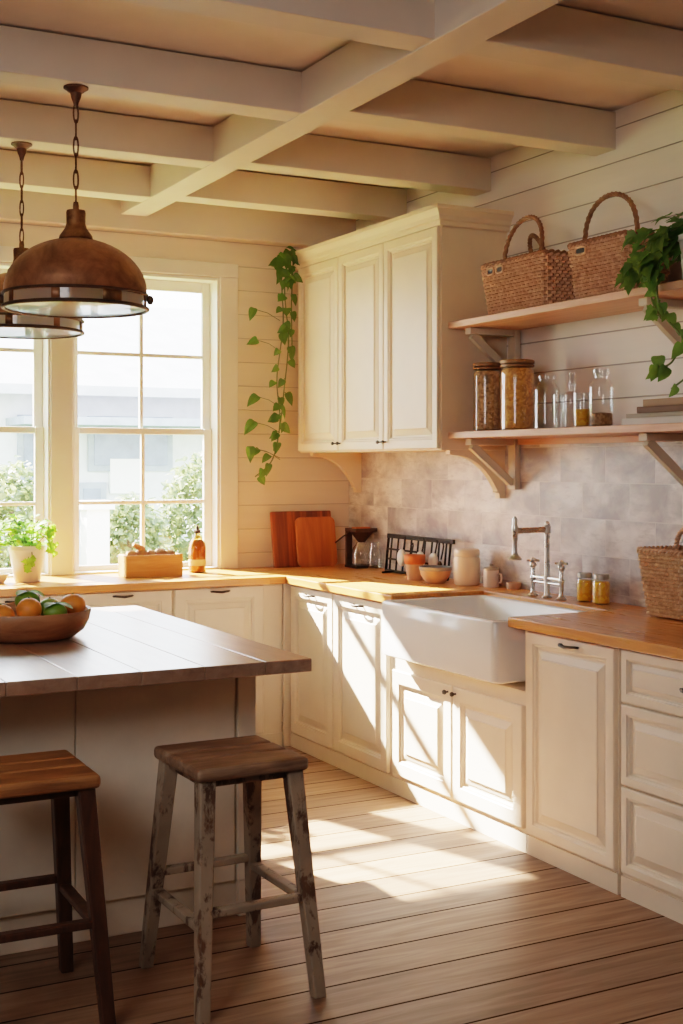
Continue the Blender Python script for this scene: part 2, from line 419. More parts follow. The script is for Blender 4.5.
# ---------------------------------------------------------------- cabinet joinery (local: x along the front, -y towards the room, z up)
def panel_mb(x0, x1, z0, z1, y, t=.02, fr=.058, raise_=True):
    """raised-and-fielded panel door: nested rectangular steps"""
    prof = [(0,0),(0,t-.004),(.004,t)]
    w = min(x1-x0, z1-z0)
    fr = min(fr, w*.24); k = min(1, w/.34)
    prof += [(fr,t),(fr+.003*k,t-.005),(fr+.011*k,t-.006),(fr+.014*k,t-.016),(fr+.025*k,t-.016),(fr+.027*k,t-.013),(fr+.054*k,t-.005),(fr+.056*k,t-.001)]
    mb = MB(); rings = []
    for i, d in prof: rings.append([(x0+i, y-d, z0+i), (x1-i, y-d, z0+i), (x1-i, y-d, z1-i), (x0+i, y-d, z1-i)])
    return mb.loft(rings)
def bar_handle(name, cx, z, y, parent, w=.085, mat=None):
    """small cup-and-bar pull"""
    m = MB()
    m.tube([(cx-w/2, y, z), (cx-w/2+.004, y-.016, z+.002), (cx-w/2+.016, y-.024, z+.001), (cx, y-.027, z-.002), (cx+w/2-.016, y-.024, z+.001), (cx+w/2-.004, y-.016, z+.002), (cx+w/2, y, z)], [.005,.0055,.006,.007,.006,.0055,.005], 8)
    for s in (-1, 1): m.lathe([(.001,0),(.008,.0005),(.008,.003)], (cx+s*w/2, y-.001, z-.001), 10)
    return obj(name, m, mat or M['pewter'], parent, smooth=True)
def knob(cx, z, y, parent, r=.011):
    prof = [(.0045,0),(.004,.010),(r*.8,.014),(r,.02),(r*.8,.026),(.001,.028)]
    m = MB(); seg = 14
    m.loft([[(cx+q*math.cos(2*PI*j/seg), y-h, z+q*math.sin(2*PI*j/seg)) for j in range(seg)] for q, h in prof])
    return obj('knob', m, M['pewter'], parent, smooth=True)

def carcass(root, w, d, z0=.075, z1=.895, plinth=True):
    obj('carcass', MB().box(.001, w-.001, 0, d, z0, z1), M['cream'], root)
    if plinth: obj('plinth', MB().box(.001, w-.001, -.008, .02, 0, z0), M['cream'], root)

# window-side run: units stand on y = 6.43
FB = 6.43
xs = [.70, 1.245, 1.795, 2.347, 2.985]
labs = ['cream base cabinet farthest left under the window worktop', 'cream base cabinet behind the fruit bowl under the window worktop',
        'cream base cabinet under the window with its pull below the wooden box', 'cream base cabinet under the window worktop nearest the inner corner']
for i in range(4):
    w = xs[i+1]-xs[i]
    c = thing('base_cabinet', labs[i], 'cabinet', (xs[i], FB, 0), 0, 'base cabinets under the worktop')
    carcass(c, w, .55)
    x1 = w-.006 if i < 3 else 2.868-xs[i]
    d = obj('door', panel_mb(.008, x1, .085, .888, 0), M['cream'], c, .0015)
    bar_handle('handle', (x1+.008)/2, .868 if i else .868, -.02, d, .10)

# sink-side run: local x runs towards the camera, faces at world x = 3.03
FR = 3.03
def runit(label, y_far, w, group='base cabinets under the worktop', name='base_cabinet', cat='cabinet'):
    return thing(name, label, cat, (FR, y_far, 0), -PI/2, group)
c = runit('wide cream base cabinet with two doors between the corner and the sink', 6.40, 1.115)
carcass(c, 1.115, .55)
for a, b in ((.025, .528), (.536, 1.09)):
    d = obj('door', panel_mb(a, b, .085, .885, 0, fr=.055), M['cream'], c, .0015)
    bar_handle('handle', (a+b)/2, .852, -.02, d, .09)
c = runit('cream base cabinet with two small doors directly under the white sink', 5.285, 1.085)
obj('carcass', MB().box(.001, 1.084, 0, .55, .075, .64).box(.001, .02, 0, .55, .64, .895).box(1.066, 1.084, 0, .55, .64, .895), M['cream'], c)
obj('plinth', MB().box(.001, 1.084, -.008, .02, 0, .075), M['cream'], c)
for a, b, kx in ((.03, .545, .52), (.555, 1.068, .582)):
    d = obj('door', panel_mb(a, b, .095, .585, 0, fr=.06), M['cream'], c, .0015)
    knob(kx, .556, -.02, d)
c = runit('tall single door cream cabinet right of the sink', 4.197, .575)
carcass(c, .552, .55)
d = obj('door', panel_mb(.01, .545, .085, .885, 0, fr=.042), M['cream'], c, .0015)
bar_handle('handle', .29, .862, -.02, d, .10)
c = runit('cream three drawer base unit at the right edge of the room view', 3.628, .78)
carcass(c, .78, .55)
for z0, z1, hd in ((.70, .888, 1), (.405, .692, 0), (.09, .397, 0)):
    d = obj('drawer', panel_mb(.012, .77, z0, z1, 0, fr=.032), M['cream'], c, .0015)
    if hd: bar_handle('handle', .39, (z0+z1)/2, -.02, d, .11)
# dead corner filler between the two runs
tag(obj('corner_post', MB().box(2.987, 3.029, 6.402, 6.428, 0, .895), M['cream']), 'narrow cream post filling the inner corner between the two cabinet runs', 'panel')

# worktop: one continuous L with a cut-out for the sink
SY0, SY1 = 4.283, 5.224     # sink opening
SX1 = 3.502
wt = thing('worktop', 'continuous orange-brown wooden worktop along window and sink walls', 'worktop', (0,0,0))
obj('worktop_section', MB().box(.68, XW, 6.385, YB-.001, .895, ZT), M['top_x'], wt, .004)
ws = MB().box(2.988, XW-.009, SY1, 6.3845, .895, ZT).box(SX1, XW-.009, SY0, SY1-.0005, .895, ZT).box(2.988, XW-.009, 2.8, SY0-.0005, .895, ZT)
obj('worktop_section', ws, M['top_y'], wt, .004)

# farmhouse sink
sk = thing('farmhouse_sink', 'white fireclay apron-front sink set into the worktop', 'sink', (0,0,0))
def rrect(x0, x1, y0, y1, r, z, n=6):
    out = []
    for cx, cy, a0 in ((x1-r, y1-r, 0), (x0+r, y1-r, 90), (x0+r, y0+r, 180), (x1-r, y0+r, 270)):
        for k in range(n+1):
            a = math.radians(a0+90*k/n); out.append((cx+r*math.cos(a), cy+r*math.sin(a), z))
    return out
ox0, ox1, oy0, oy1 = 2.925, 3.50, 4.285, 5.222
zr = .918
def sring(i, z, r): return rrect(ox0+i, ox1-i, oy0+i, oy1-i, r, z)
rim = [sring(.012, .665, .025), sring(.003, .672, .03), sring(0, .69, .03), sring(0, zr-.012, .03), sring(.004, zr-.003, .03), sring(.014, zr, .028), sring(.032, zr, .03), sring(.042, zr-.004, .035), sring(.046, zr-.014, .04),
       sring(.055, .73, .06), sring(.075, .70, .07), sring(.12, .692, .08)]
obj('basin', MB().loft(rim), M['ceramic'], sk, smooth=True)
dr = MB().lathe([(.04,.0),(.04,.004),(.03,.005),(.028,.001),(.001,.001)], ((ox0+ox1)/2+.03, 4.74, .6925), 20)
obj('drain', dr, M['chrome'], sk, smooth=True)

# ---------------------------------------------------------------- bridge faucet
fx, fy = 3.575, 4.81
fa = thing('bridge_faucet', 'brushed nickel bridge faucet with cross handles behind the sink', 'faucet', (fx, fy, ZT))
def post_prof(h): return [(.024,0),(.026,.004),(.02,.010),(.012,.018),(.0095,.03),(.0095,h*.45),(.0135,h*.5),(.0135,h*.58),(.0095,h*.62),(.0095,h*.86),(.016,h*.9),(.017,h*.95),(.012,h)]
for s in (-1, 1):
    p = obj('valve_post', MB().lathe(post_prof(.155), (0, s*.108, 0), 18), M['chrome'], fa, smooth=True)
    hd = MB()
    for a in (0, PI/2):
        hd.tube([(-.03*math.cos(a+.5), s*.108-.03*math.sin(a+.5), .165), (.03*math.cos(a+.5), s*.108+.03*math.sin(a+.5), .165)], [.006,.006], 8)
    hd.blob((0, s*.108, .167), .013, 12, 8)
    obj('cross_handle', hd, M['chrome'], p, smooth=True)
br = MB().tube([(0,-.108,.09),(0,.108,.09)], .0095, 12).tube([(0,-.108,.068),(0,.108,.068)], .006, 10)
obj('bridge', br, M['chrome'], fa, smooth=True)
obj('riser', MB().lathe([(.024,0),(.025,.005),(.015,.012),(.0125,.03),(.0125,.295),(.0175,.30),(.0175,.33),(.012,.335),(.012,.345),(.006,.352)], (0,0,0), 18).lathe([(.017,.085),(.017,.1)], (0,0,0), 16), M['chrome'], fa, smooth=True)
L = .155; ad = Vector((-.96, .28, 0)).normalized()*L
arm = MB().tube([(0,0,.315), (ad.x*.25, ad.y*.25, .313), (ad.x, ad.y, .309)], [.0155,.013,.014], 12)
obj('arm', arm, M['chrome'], fa, smooth=True)
sp = MB().lathe([(.030,.175),(.033,.182),(.027,.19),(.016,.2),(.012,.212),(.011,.26),(.014,.27),(.014,.3),(.016,.31),(.015,.325),(.010,.345),(.013,.36),(.005,.375)], (ad.x, ad.y, 0), 18)
obj('spray_head', sp, M['chrome'], fa, smooth=True)

# ---------------------------------------------------------------- wall cabinet
uy0, uy1, ux, uz0, uz1 = 5.347, 6.94, 3.32, 1.617, 2.715
uc = thing('hanging_cabinet', 'tall cream three-door wall cabinet with crown moulding and corbels', 'cabinet', (ux+.02, uy1, 0), -PI/2)
uw = uy1-uy0; ud = XW-ux-.021
obj('carcass', MB().box(0, uw, 0, ud, uz0, uz1+.01), M['uppercream'], uc, .003)
e = [.012, uy1-6.409, uy1-5.892, uw-.006]
ks = [[e[1]-.028], [e[1]+.03, e[2]-.026], [e[2]+.03]]
for i in range(3):
    d = obj('door', panel_mb(e[i]+.002, e[i+1]-.002, uz0+.008, uz1-.002, 0, fr=.046), M['uppercream'], uc, .0015)
    for kx in ks[i]: knob(kx, uz0+.048, -.02, d, .010)
# crown: profile swept along front and camera-side end
cp = [(0,uz1-.004),(.022,uz1),(.024,uz1+.02),(.034,uz1+.026),(.038,uz1+.045),(.056,uz1+.07),(.062,uz1+.074),(.062,uz1+.092),(0,uz1+.092)]
rings = []
for o_, z in cp: rings.append([(-.0, ud, z), (-.0, -o_-.0, z), (uw+o_, -o_, z), (uw+o_, ud, z)])
obj('crown_moulding', MB().loft(rings), M['uppercream'], uc)
def corbel_poly(d, h, s=1):
    pts = [(ud, uz0), (ud-d, uz0), (ud-d, uz0-.018)]
    for k in range(13):
        t = k/12; 
        # ogee: shallow convex bump then deep concave sweep
        x = ud-d+.012+(d-.065)*(t**.75); z = uz0-.022-(h-.06)*(t**2.1)-.008*math.sin(t*PI)
        pts.append((x, z))
    pts += [(ud-.06, uz0-h+.03), (ud-.045, uz0-h+.028), (ud-.04, uz0-h), (ud, uz0-h)]
    return pts
for x0 in (.03, uw-.045):
    obj('corbel', MB().prism(corbel_poly(.335, .24), 'x', x0, x0+.04), M['uppercream'], uc, .002)

# ---------------------------------------------------------------- open shelves with brackets
def shelf(z, label, rail):
    s = thing('open_shelf', label, 'shelf', (0,0,0), 0, 'open shelves on the sink wall')
    obj('shelf_board', MB().box(3.376, XW-.0005, 2.6, 5.343, z, z+.032), M['shelf'], s, .003)
    for y in (5.225, 3.96, 2.8):
        b = MB(); h = .25
        b.box(XW-.042, XW-.009, y-.005, y+.055, z-h, z-.001); b.box(3.43, XW-.042, y, y+.05, z-.032, z-.001)
        b.prism([(3.452,z-.032),(3.482,z-.032),(XW-.042,z-h+.052),(XW-.042,z-h+.02),(XW-.058,z-h+.02),(3.440,z-.05)], 'y', y+.01, y+.04)
        obj('bracket', b, M['bracket'], s, .002)
    if rail: obj('back_rail', MB().box(XW-.03, XW-.009, 4.017, 5.218, z-.03, z-.001).box(XW-.03, XW-.009, 2.857, 3.953, z-.03, z-.001), M['shelf'], s, .002)
ZL, ZU = 1.674, 2.212
shelf(ZL, 'lower wooden wall shelf carrying jars, bottles and books', True)
shelf(ZU, 'upper wooden wall shelf carrying baskets and ivy', False)
ZLs, ZUs = ZL+.032, ZU+.032

# ---------------------------------------------------------------- jars and bottles on the lower shelf
def jar(label, x, y, r, h, fill, lidm, group=None, fillh=.97, z=ZLs, lid_h=.03):
    t = thing('storage_jar', label, 'jar', (x, y, z), 0, group)
    body = [(r*.9,0),(r,.006),(r,h*.80),(r*.97,h*.85),(r*.86,h*.885),(r*.86,h*.9)]
    obj('glass_body', MB().lathe(body, seg=32), M['glass'], t, smooth=True)
    obj('contents', MB().lathe([(r*.86,.007),(r*.965,.012),(r*.965,h*.79),(r*.93,h*.845),(r*.82,h*.88)], seg=28), fill, t, smooth=True)
    obj('lid', MB().lathe([(r*.93,h*.9),(r*.98,h*.905),(r*.98,h*.93),(r*.9,h*.935),(r*.93,h*.945),(r*1.0,h*.95),(r*1.0,h*.99),(r*.95,h)], seg=32), lidm, t, smooth=True)
    return t
jar('large lidded glass jar of brown dried food next to the wall cabinet', 3.525, 5.225, .069, .335, M['grain_brown'], M['lid'], 'large storage jars')
jar('large lidded glass jar of amber dried food, second from the wall cabinet', 3.52, 4.965, .08, .33, M['grain_amber'], M['lid'], 'large storage jars')
def bottle(name, label, cat, x, y, prof, m=None, fill=None, extra=None, z=ZLs):
    t = thing(name, label, cat, (x, y, z))
    obj('glass_body', MB().lathe(prof, seg=28, cap1=False), m or M['glass'], t, smooth=True)
    if fill: obj('contents', MB().lathe(fill[0], seg=24), fill[1], t, smooth=True)
    if extra: obj(extra[0], MB().lathe(extra[1], seg=20), extra[2], t, smooth=True)
    return t
def bprof(r, h, nr, sh): return [(r*.9,0),(r,.006),(r,h*sh),(r*.96,h*(sh+.05)),(r*.7,h*(sh+.12)),(nr,h*(sh+.16)),(nr,h*.93),(nr*1.2,h*.94),(nr*1.2,h),(nr,h)]
bottle('glass_bottle', 'plain clear wide-shouldered glass bottle beside the amber jar', 'bottle', 3.53, 4.75, bprof(.058,.245,.034,.72))
bottle('glass_tumbler', 'narrow empty glass tumbler between the bottles on the lower shelf', 'glass', 3.49, 4.60, [(.026,0),(.029,.004),(.032,.15),(.0305,.15),(.028,.008),(.002,.008)])
bottle('stoppered_bottle', 'clear round decanter with thin neck and glass stopper', 'bottle', 3.56, 4.605, bprof(.046,.2,.014,.68), extra=('stopper', [(.010,.19),(.012,.215),(.008,.225),(.014,.238),(.014,.25),(.004,.255)], M['glass']))
bottle('spice_glass', 'small open glass half filled with yellow spice', 'jar', 3.50, 4.455, [(.036,0),(.04,.005),(.041,.15),(.039,.15),(.037,.008),(.002,.008)], fill=([(.034,.009),(.036,.012),(.0365,.08),(.002,.083)], M['grain_yellow']))
bottle('tall_glass_bottle', 'tall square-shouldered glass bottle with tan spice at the bottom', 'bottle', 3.525, 4.36, bprof(.053,.25,.028,.68), fill=([(.04,.008),(.048,.012),(.048,.06),(.002,.065)], M['grain_tan']), extra=('collar_ring', [(.034,.225),(.036,.23),(.036,.245),(.034,.25)], M['glass']))
# books
def book(label, x0, x1, y0, y1, z, h, cover):   # spine towards the room
    b = thing('book', label, 'book', (0,0,0), 0, 'books lying on the lower shelf')
    obj('cover', MB().box(x0, x1, y0, y1, z, z+.003).box(x0, x1, y0, y1, z+h-.003, z+h).box(x0, x0+.004, y0, y1, z+.003, z+h-.003), cover, b, .001)
    obj('pages', MB().box(x0+.0041, x1-.004, y0+.004, y1-.004, z+.003, z+h-.003), M['paper'], b)
book('lowest and longest book of the stack, whitish cover', 3.44, 3.66, 3.60, 4.125, ZLs, .029, M['book_pale'])
book('second book from the bottom, greyish tan cover', 3.45, 3.66, 3.62, 4.11, ZLs+.030, .017, M['book_grey'])
book('second book from the top, dark brown cover', 3.455, 3.66, 3.60, 4.05, ZLs+.048, .026, M['book_brown'])
book('top book of the stack, short tan cover', 3.47, 3.66, 3.63, 4.03, ZLs+.075, .028, M['book_tan'])

# ---------------------------------------------------------------- wicker baskets
def basket(name, label, loc, lx, ly, h, taper, handles, mat, rows=16, group=None, rot=0, band=None, dark=None):
    """rectangular woven basket, base lx by ly, mouth wider by taper, real interlaced strands"""
    t = thing(name, label, 'basket', loc, rot, group)
    def path(z, off, n_side_pts):
        k = z/h; ax, ay = lx/2+taper*k, ly/2+taper*k; r = .035
        pts = []
        for cx, cy, a0 in ((ax-r, ay-r, 0), (-ax+r, ay-r, 90), (-ax+r, -ay+r, 180), (ax-r, -ay+r, 270)):
            for q in range(4): 
                a = math.radians(a0+30*q); pts.append((cx+r*math.cos(a), cy+r*math.sin(a)))
        # resample
        P = [Vector(p) for p in pts]; P.append(P[0]); ln = [0]
        for i in range(1, len(P)): ln.append(ln[-1]+(P[i]-P[i-1]).length)
        out = []; n = n_side_pts
        for i in range(n):
            s = ln[-1]*i/n; j = max(q for q in range(len(P)) if ln[q] <= s+1e-9); j = min(j, len(P)-2)
            p = P[j].lerp(P[j+1], (s-ln[j])/max(1e-9, ln[j+1]-ln[j])); tn = (P[j+1]-P[j]).normalized(); nm = Vector((tn.y, -tn.x))
            out.append((p, nm))
        return out
    stakes = int(2*(lx+ly+4*taper)/.034); stakes += stakes % 2
    w = MB(); n = stakes*4
    for r_ in range(rows):
        z = .006+(h-.02)*r_/(rows-1)
        pp = path(z, 0, n); pts = []
        for i, (p, nm) in enumerate(pp):
            a = .0075*math.cos(PI*i*2/4 + PI*(r_ % 2)) if True else 0
            q = p + nm*a; pts.append((q.x, q.y, z))
        w.tube(pts, (h/rows)*.52, 6, True, .75)
    for i in range(0, n, 2):
        if i % 4: continue
        col = []
        for z in (0, h*.33, h*.66, h): 
            p, nm = path(z, 0, n)[i]; col.append((p.x, p.y, z))
        w.tube(col, .0055, 6)
    obj('woven_body', w, mat, t, smooth=True)
    obj('base', MB().box(-lx/2+.006, lx/2-.006, -ly/2+.006, ly/2-.006, .002, .010), mat, t)
    # inner lining sheet so the wall is not see-through
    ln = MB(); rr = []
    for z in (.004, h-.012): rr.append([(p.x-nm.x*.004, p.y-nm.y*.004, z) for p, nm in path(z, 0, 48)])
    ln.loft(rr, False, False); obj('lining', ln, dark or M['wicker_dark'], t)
    rm = MB(); nn = 160
    pr = path(h, 0, nn)
    for ph in (0, PI): rm.tube([(p.x+nm.x*.006*math.cos(i*.9+ph), p.y+nm.y*.006*math.cos(i*.9+ph), h-.004+.006*math.sin(i*.9+ph)) for i, (p, nm) in enumerate(pr)], .0062, 6, True)
    obj('rim', rm, dark or M['wicker_dark'], t, smooth=True)
    for (p0, p1, hh, lean) in handles:
        hm = MB(); N = 26
        p0, p1 = Vector(p0), Vector(p1)
        core = []
        for i in range(N+1):
            a = PI*i/N; m_ = (p0+p1)/2 + (p0-p1)/2*math.cos(a); up = hh*max(0.0, math.sin(a))**.75
            core.append(Vector((m_.x+lean[0]*math.sin(a), m_.y+lean[1]*math.sin(a), m_.z+up)))
        hm.tube(core, .009, 8)
        for ph in (0, 2.1, 4.2):
            st = []
            for i in range(N*4+1):
                f = i/4; j = min(int(f), N-1); p = core[j].lerp(core[j+1], f-j); tn = (core[j+1]-core[j]).normalized(); u = tn.orthogonal().normalized(); v = tn.cross(u)
                a = f*1.7+ph; st.append(p+u*.007*math.cos(a)+v*.007*math.sin(a))
            hm.tube(st, .0048, 5)
        obj('handle', hm, dark or M['wicker_dark'], t, smooth=True)
    return t
def hole(t, y0, y1, z0, z1, xf):
    """finger slot, its inner shade put in as a black disc, with a woven surround on the room side"""
    s = MB(); n = 24; pts = []
    cy, cz, a, b = (y0+y1)/2, (z0+z1)/2, (y1-y0)/2, (z1-z0)/2
    for i in range(n): th = 2*PI*i/n; pts.append((xf, cy+a*math.copysign(abs(math.cos(th))**.6, math.cos(th)), cz+b*math.copysign(abs(math.sin(th))**.6, math.sin(th))))
    s.tube(pts, .006, 6, True); o = obj('grip_surround', s, M['wicker'], t, smooth=True)
    d = MB(); d.loft([[(xf+.002, p[1], p[2]) for p in pts], [(xf-.001, p[1], p[2]) for p in pts]]); obj('grip_hole_shade', d, M['shadowgap'] if False else M['black'], t)  # uncut wall; black disc stands for the shade inside the slot
A = basket('wicker_basket', 'long wicker basket with two hoop handles on the upper shelf beside the cabinet', (3.545, 4.865, ZUs+.002), .20, .47, .245, .028,
           [((-.12,.07,.235), (-.12,-.215,.235), .19, (.03,.0)), ((.12,.17,.235), (.12,.06,.235), .15, (-.05,.0))], M['wicker'], group='baskets on the upper shelf')
hole(A, .13, .185, .19, .222, -.137)
hole(A, .055, .11, .19, .222, -.137)
B = basket('wicker_basket', 'tall-handled wicker basket on the upper shelf beside the ivy', (3.55, 4.268, ZUs+.002), .20, .35, .245, .026,
           [((-.05,.17,.235), (-.05,-.17,.235), .20, (0,0))], M['wicker'], group='baskets on the upper shelf')
hole(B, .055, .125, .19, .222, -.136)
Cb = basket('wicker_basket', 'tan wicker basket standing on the worktop beside the yellow jars', (3.595, 3.93, ZT+.008), .185, .24, .265, .03,
            [((.07,.12,.26), (.07,-.12,.26), .1, (0,0))], M['wicker_tan'], rows=17, dark=M['wicker'])

# ---------------------------------------------------------------- leaves
def leaf_add(mb, p, d, up, L, W, kind='heart', curl=.2):
    """one leaf blade from p along d"""
    d = Vector(d).normalized(); up = Vector(up); up = (up-d*up.dot(d)); up = up.normalized() if up.length > 1e-4 else d.orthogonal().normalized()
    s = d.cross(up)
    if kind == 'heart': prof = [(0,.02),(-.10,.28),(-.04,.44),(.12,.5),(.35,.46),(.6,.33),(.82,.15),(1,.0)]
    elif kind == 'ivy': prof = [(0,.03),(-.08,.34),(.1,.42),(.22,.56),(.36,.34),(.52,.36),(.6,.2),(.8,.12),(1,0)]
    else: prof = [(0,.02),(.12,.25),(.3,.46),(.5,.5),(.7,.42),(.88,.24),(1,0)]
    mid = []; le = []; ri = []
    for a, b in prof:
        c = Vector(p)+d*(a*L)-up*(curl*L*max(0,a)**2)
        mid.append(c); le.append(c+s*b*W+up*b*W*.22); ri.append(c-s*b*W+up*b*W*.22)
    n = len(prof); vs = mid+le+ri; fs = []
    for i in range(n-1):
        fs.append((i, i+1, n+i+1, n+i)); fs.append((i, 2*n+i, 2*n+i+1, i+1))
    mb.add(vs, fs)

# trailing pothos hanging in the corner from the top of the wall cabinet
pv = thing('trailing_vine', 'green heart-leaved vine hanging down the corner beside the wall cabinet', 'plant', (3.238, 6.945, 2.775))
rv = random.Random(5)
stems = MB(); leaves = MB()
def hang(pts, n_l, size, spread, kind='heart', lv=None, first=0.0):
    st = []
    P = [Vector(p) for p in pts]; N = 10
    for i in range(len(P)-1):
        for k in range(N):
            t = k/N; p0 = P[max(i-1,0)]; p1 = P[i]; p2 = P[i+1]; p3 = P[min(i+2,len(P)-1)]
            st.append(.5*((2*p1)+(p2-p0)*t+(2*p0-5*p1+4*p2-p3)*t*t+(3*p1-p0-3*p2+p3)*t**3))
    st.append(P[-1])
    stems.tube(st, .0038, 6)
    for k in range(n_l):
        f = first+(1-first)*(k+.5)/n_l; p = st[min(len(st)-1, int(f*(len(st)-1)))]
        a = rv.uniform(0, 2*PI); out = Vector((math.cos(a)*spread-.2, -abs(math.sin(a))*spread-.1, rv.uniform(-.5,.25)))
        q = p+out*rv.uniform(.02,.05)
        stems.tube([p, q], .002, 5)
        leaf_add(lv if lv is not None else leaves, q, (out.x*1.1, out.y*.5, -rv.uniform(.3,1)), (rv.uniform(-.9,.5),-1,rv.uniform(-.3,.8)), size*rv.uniform(.7,1.15), size*rv.uniform(.55,.85), kind)
hang([(.06,-.02,.03),(-.02,-.05,.02),(-.04,-.05,-.12),(-.03,-.05,-.4),(-.07,-.05,-.72),(-.05,-.05,-.95),(-.07,-.05,-1.12)], 20, .07, .6, first=.05)
hang([(.04,-.03,.03),(.0,-.06,.0),(-.02,-.05,-.2),(.0,-.06,-.5),(-.03,-.06,-.8),(-.05,-.05,-1.0),(-.1,-.05,-1.2),(-.21,-.05,-1.30)], 22, .07, .6, first=.02)
hang([(.05,-.02,.02),(.03,-.06,-.05),(.02,-.06,-.3),(.03,-.05,-.6)], 8, .06, .4, first=.05)
for (x, z, L) in ((-.22,-.32,.075),(-.20,-.50,.07),(-.20,-.83,.085),(-.22,-.98,.095),(-.24,-1.13,.09),(-.19,-1.14,.06)):
    stems.tube([(-.05,-.05,z-.06), ((x-.05)/2,-.06,z-.02), (x,-.05,z)], .002, 5)
    leaf_add(leaves, (x,-.05,z), (rv.uniform(-1,.2),-.1,rv.uniform(-.9,-.1)), (-.2,-1,rv.uniform(.1,.9)), L, L*rv.uniform(.55,.8), 'heart')
for k in range(24):
    a = rv.uniform(0, 2*PI); leaf_add(leaves, (rv.uniform(-.08,.04), rv.uniform(-.12,-.03), rv.uniform(-.16,.05)), (math.cos(a), rv.uniform(-.8,.1), rv.uniform(-1,.2)), (rv.uniform(-.8,.8),-1,rv.uniform(-.2,.9)), rv.uniform(.05,.08), rv.uniform(.03,.055))
obj('stems', stems, M['stem'], pv, smooth=True); obj('leaves', leaves, M['pothos'], pv)

# potted ivy on the upper shelf
iv = thing('potted_ivy', 'white pot of trailing ivy at the end of the upper shelf', 'plant', (3.535, 3.735, ZUs))
obj('pot', MB().lathe([(.085,0),(.09,.004),(.105,.16),(.112,.165),(.112,.185),(.1,.185),(.095,.165),(.002,.16)], seg=32), M['potwhite'], iv, smooth=True)
stems = MB(); leaves = MB()
for k in range(150):
    a = rv.uniform(0, 2*PI); r = rv.uniform(.02,.17); zz = rv.uniform(.14,.30)-r*.25
    x, y = r*math.cos(a), r*math.sin(a)*1.25+.04
    if y < .06 and x < .03 and zz < .2: continue
    leaf_add(leaves, (max(-.24, x-.01), y, zz), (math.cos(a), math.sin(a), rv.uniform(-.6,.1)), (rv.uniform(-1,.3),rv.uniform(-.8,.4),1), rv.uniform(.05,.085), rv.uniform(.04,.07), 'ivy')
for k in range(70):    # the curtain of leaves spilling over the shelf edge on the far side
    yy = rv.uniform(.05,.2); zz = rv.uniform(.0,.22)
    leaf_add(leaves, (rv.uniform(-.25,-.18) if zz < .11 else rv.uniform(-.22,-.06), yy, zz), (-.6, rv.uniform(-.9,.7), -rv.uniform(.2,1)), (-1,rv.uniform(-.9,.5),rv.uniform(0,1)), rv.uniform(.055,.085), rv.uniform(.05,.075), 'ivy')
for k in range(12):
    a = rv.uniform(0, 2*PI); stems.tube([(0,0,.16), (.07*math.cos(a), .07*math.sin(a), .24), (.14*math.cos(a), .16*math.sin(a), .2)], .003, 5)
hang([(-.02,.05,.17),(-.13,.08,.16),(-.195,.06,.05),(-.19,.06,-.08),(-.18,.02,-.15),(-.18,-.06,-.22),(-.18,-.10,-.29),(-.18,-.11,-.35),(-.18,.0,-.41)], 14, .062, .5, 'heart', first=.3)
hang([(-.02,.06,.17),(-.14,.08,.14),(-.195,.10,.02),(-.19,.10,-.06),(-.185,.05,-.14)], 7, .065, .5, 'ivy', first=.3)
hang([(-.18,-.06,-.24),(-.18,.0,-.31),(-.18,.07,-.32),(-.18,.10,-.28)], 4, .07, .4, 'heart', first=.35)
obj('stems', stems, M['stem'], iv, smooth=True); obj('leaves', leaves, M['ivy'], iv, smooth=True)

# herb pot on the window worktop
hp = thing('potted_herb', 'cream pot of bright green herb on the window worktop', 'plant', (1.655, 6.72, ZT))
obj('pot', MB().lathe([(.062,0),(.066,.004),(.094,.165),(.1,.168),(.1,.19),(.09,.19),(.085,.16),(.002,.155)], seg=32), M['potwhite'], hp, smooth=True)
stems = MB(); leaves = MB()
for k in range(34):
    a = rv.uniform(0, 2*PI); r = rv.uniform(.05,.17); hh = rv.uniform(.22,.36)-r*.35
    e_ = Vector((r*math.cos(a)-.03, r*math.sin(a)*.7, hh)); stems.tube([(r*.3*math.cos(a), r*.3*math.sin(a), .15), (e_*.6)+Vector((0,0,.09)), e_], .0026, 5)
    for j in range(7):
        b = rv.uniform(0, 2*PI); leaf_add(leaves, e_+Vector((rv.uniform(-.02,.02), rv.uniform(-.02,.02), rv.uniform(-.03,.02))), (math.cos(b), math.sin(b), rv.uniform(-.3,.4)), (0,-.4,1), rv.uniform(.035,.055), rv.uniform(.035,.055), 'ivy')
for sx, sz in ((.09,.24),(.10,.19),(-.02,.10),(.0,.14)):
    stems.tube([(.03,-.02,.18), (sx*.7,-.08,sz+.05), (sx,-.1,sz)], .0026, 5)
    for j in range(8):
        b = rv.uniform(0, 2*PI); leaf_add(leaves, (sx+rv.uniform(-.03,.03), -.1+rv.uniform(-.03,.03), sz+rv.uniform(-.04,.05)), (math.cos(b),rv.uniform(-.6,.3),math.sin(b)), (rv.uniform(-.5,.5),-1,.6), .038, .034, 'ivy')
obj('stems', stems, M['stem'], hp, smooth=True); obj('leaves', leaves, M['herb'], hp, smooth=True)

tag(obj('small_bowl', MB().lathe([(.028,0),(.03,.003),(.055,.045),(.056,.05),(.052,.05),(.027,.008),(.002,.008)], (1.50, 6.70, ZT), 24), M['potwhite'], smooth=True), 'small white bowl on the window worktop at the left edge', 'bowl')

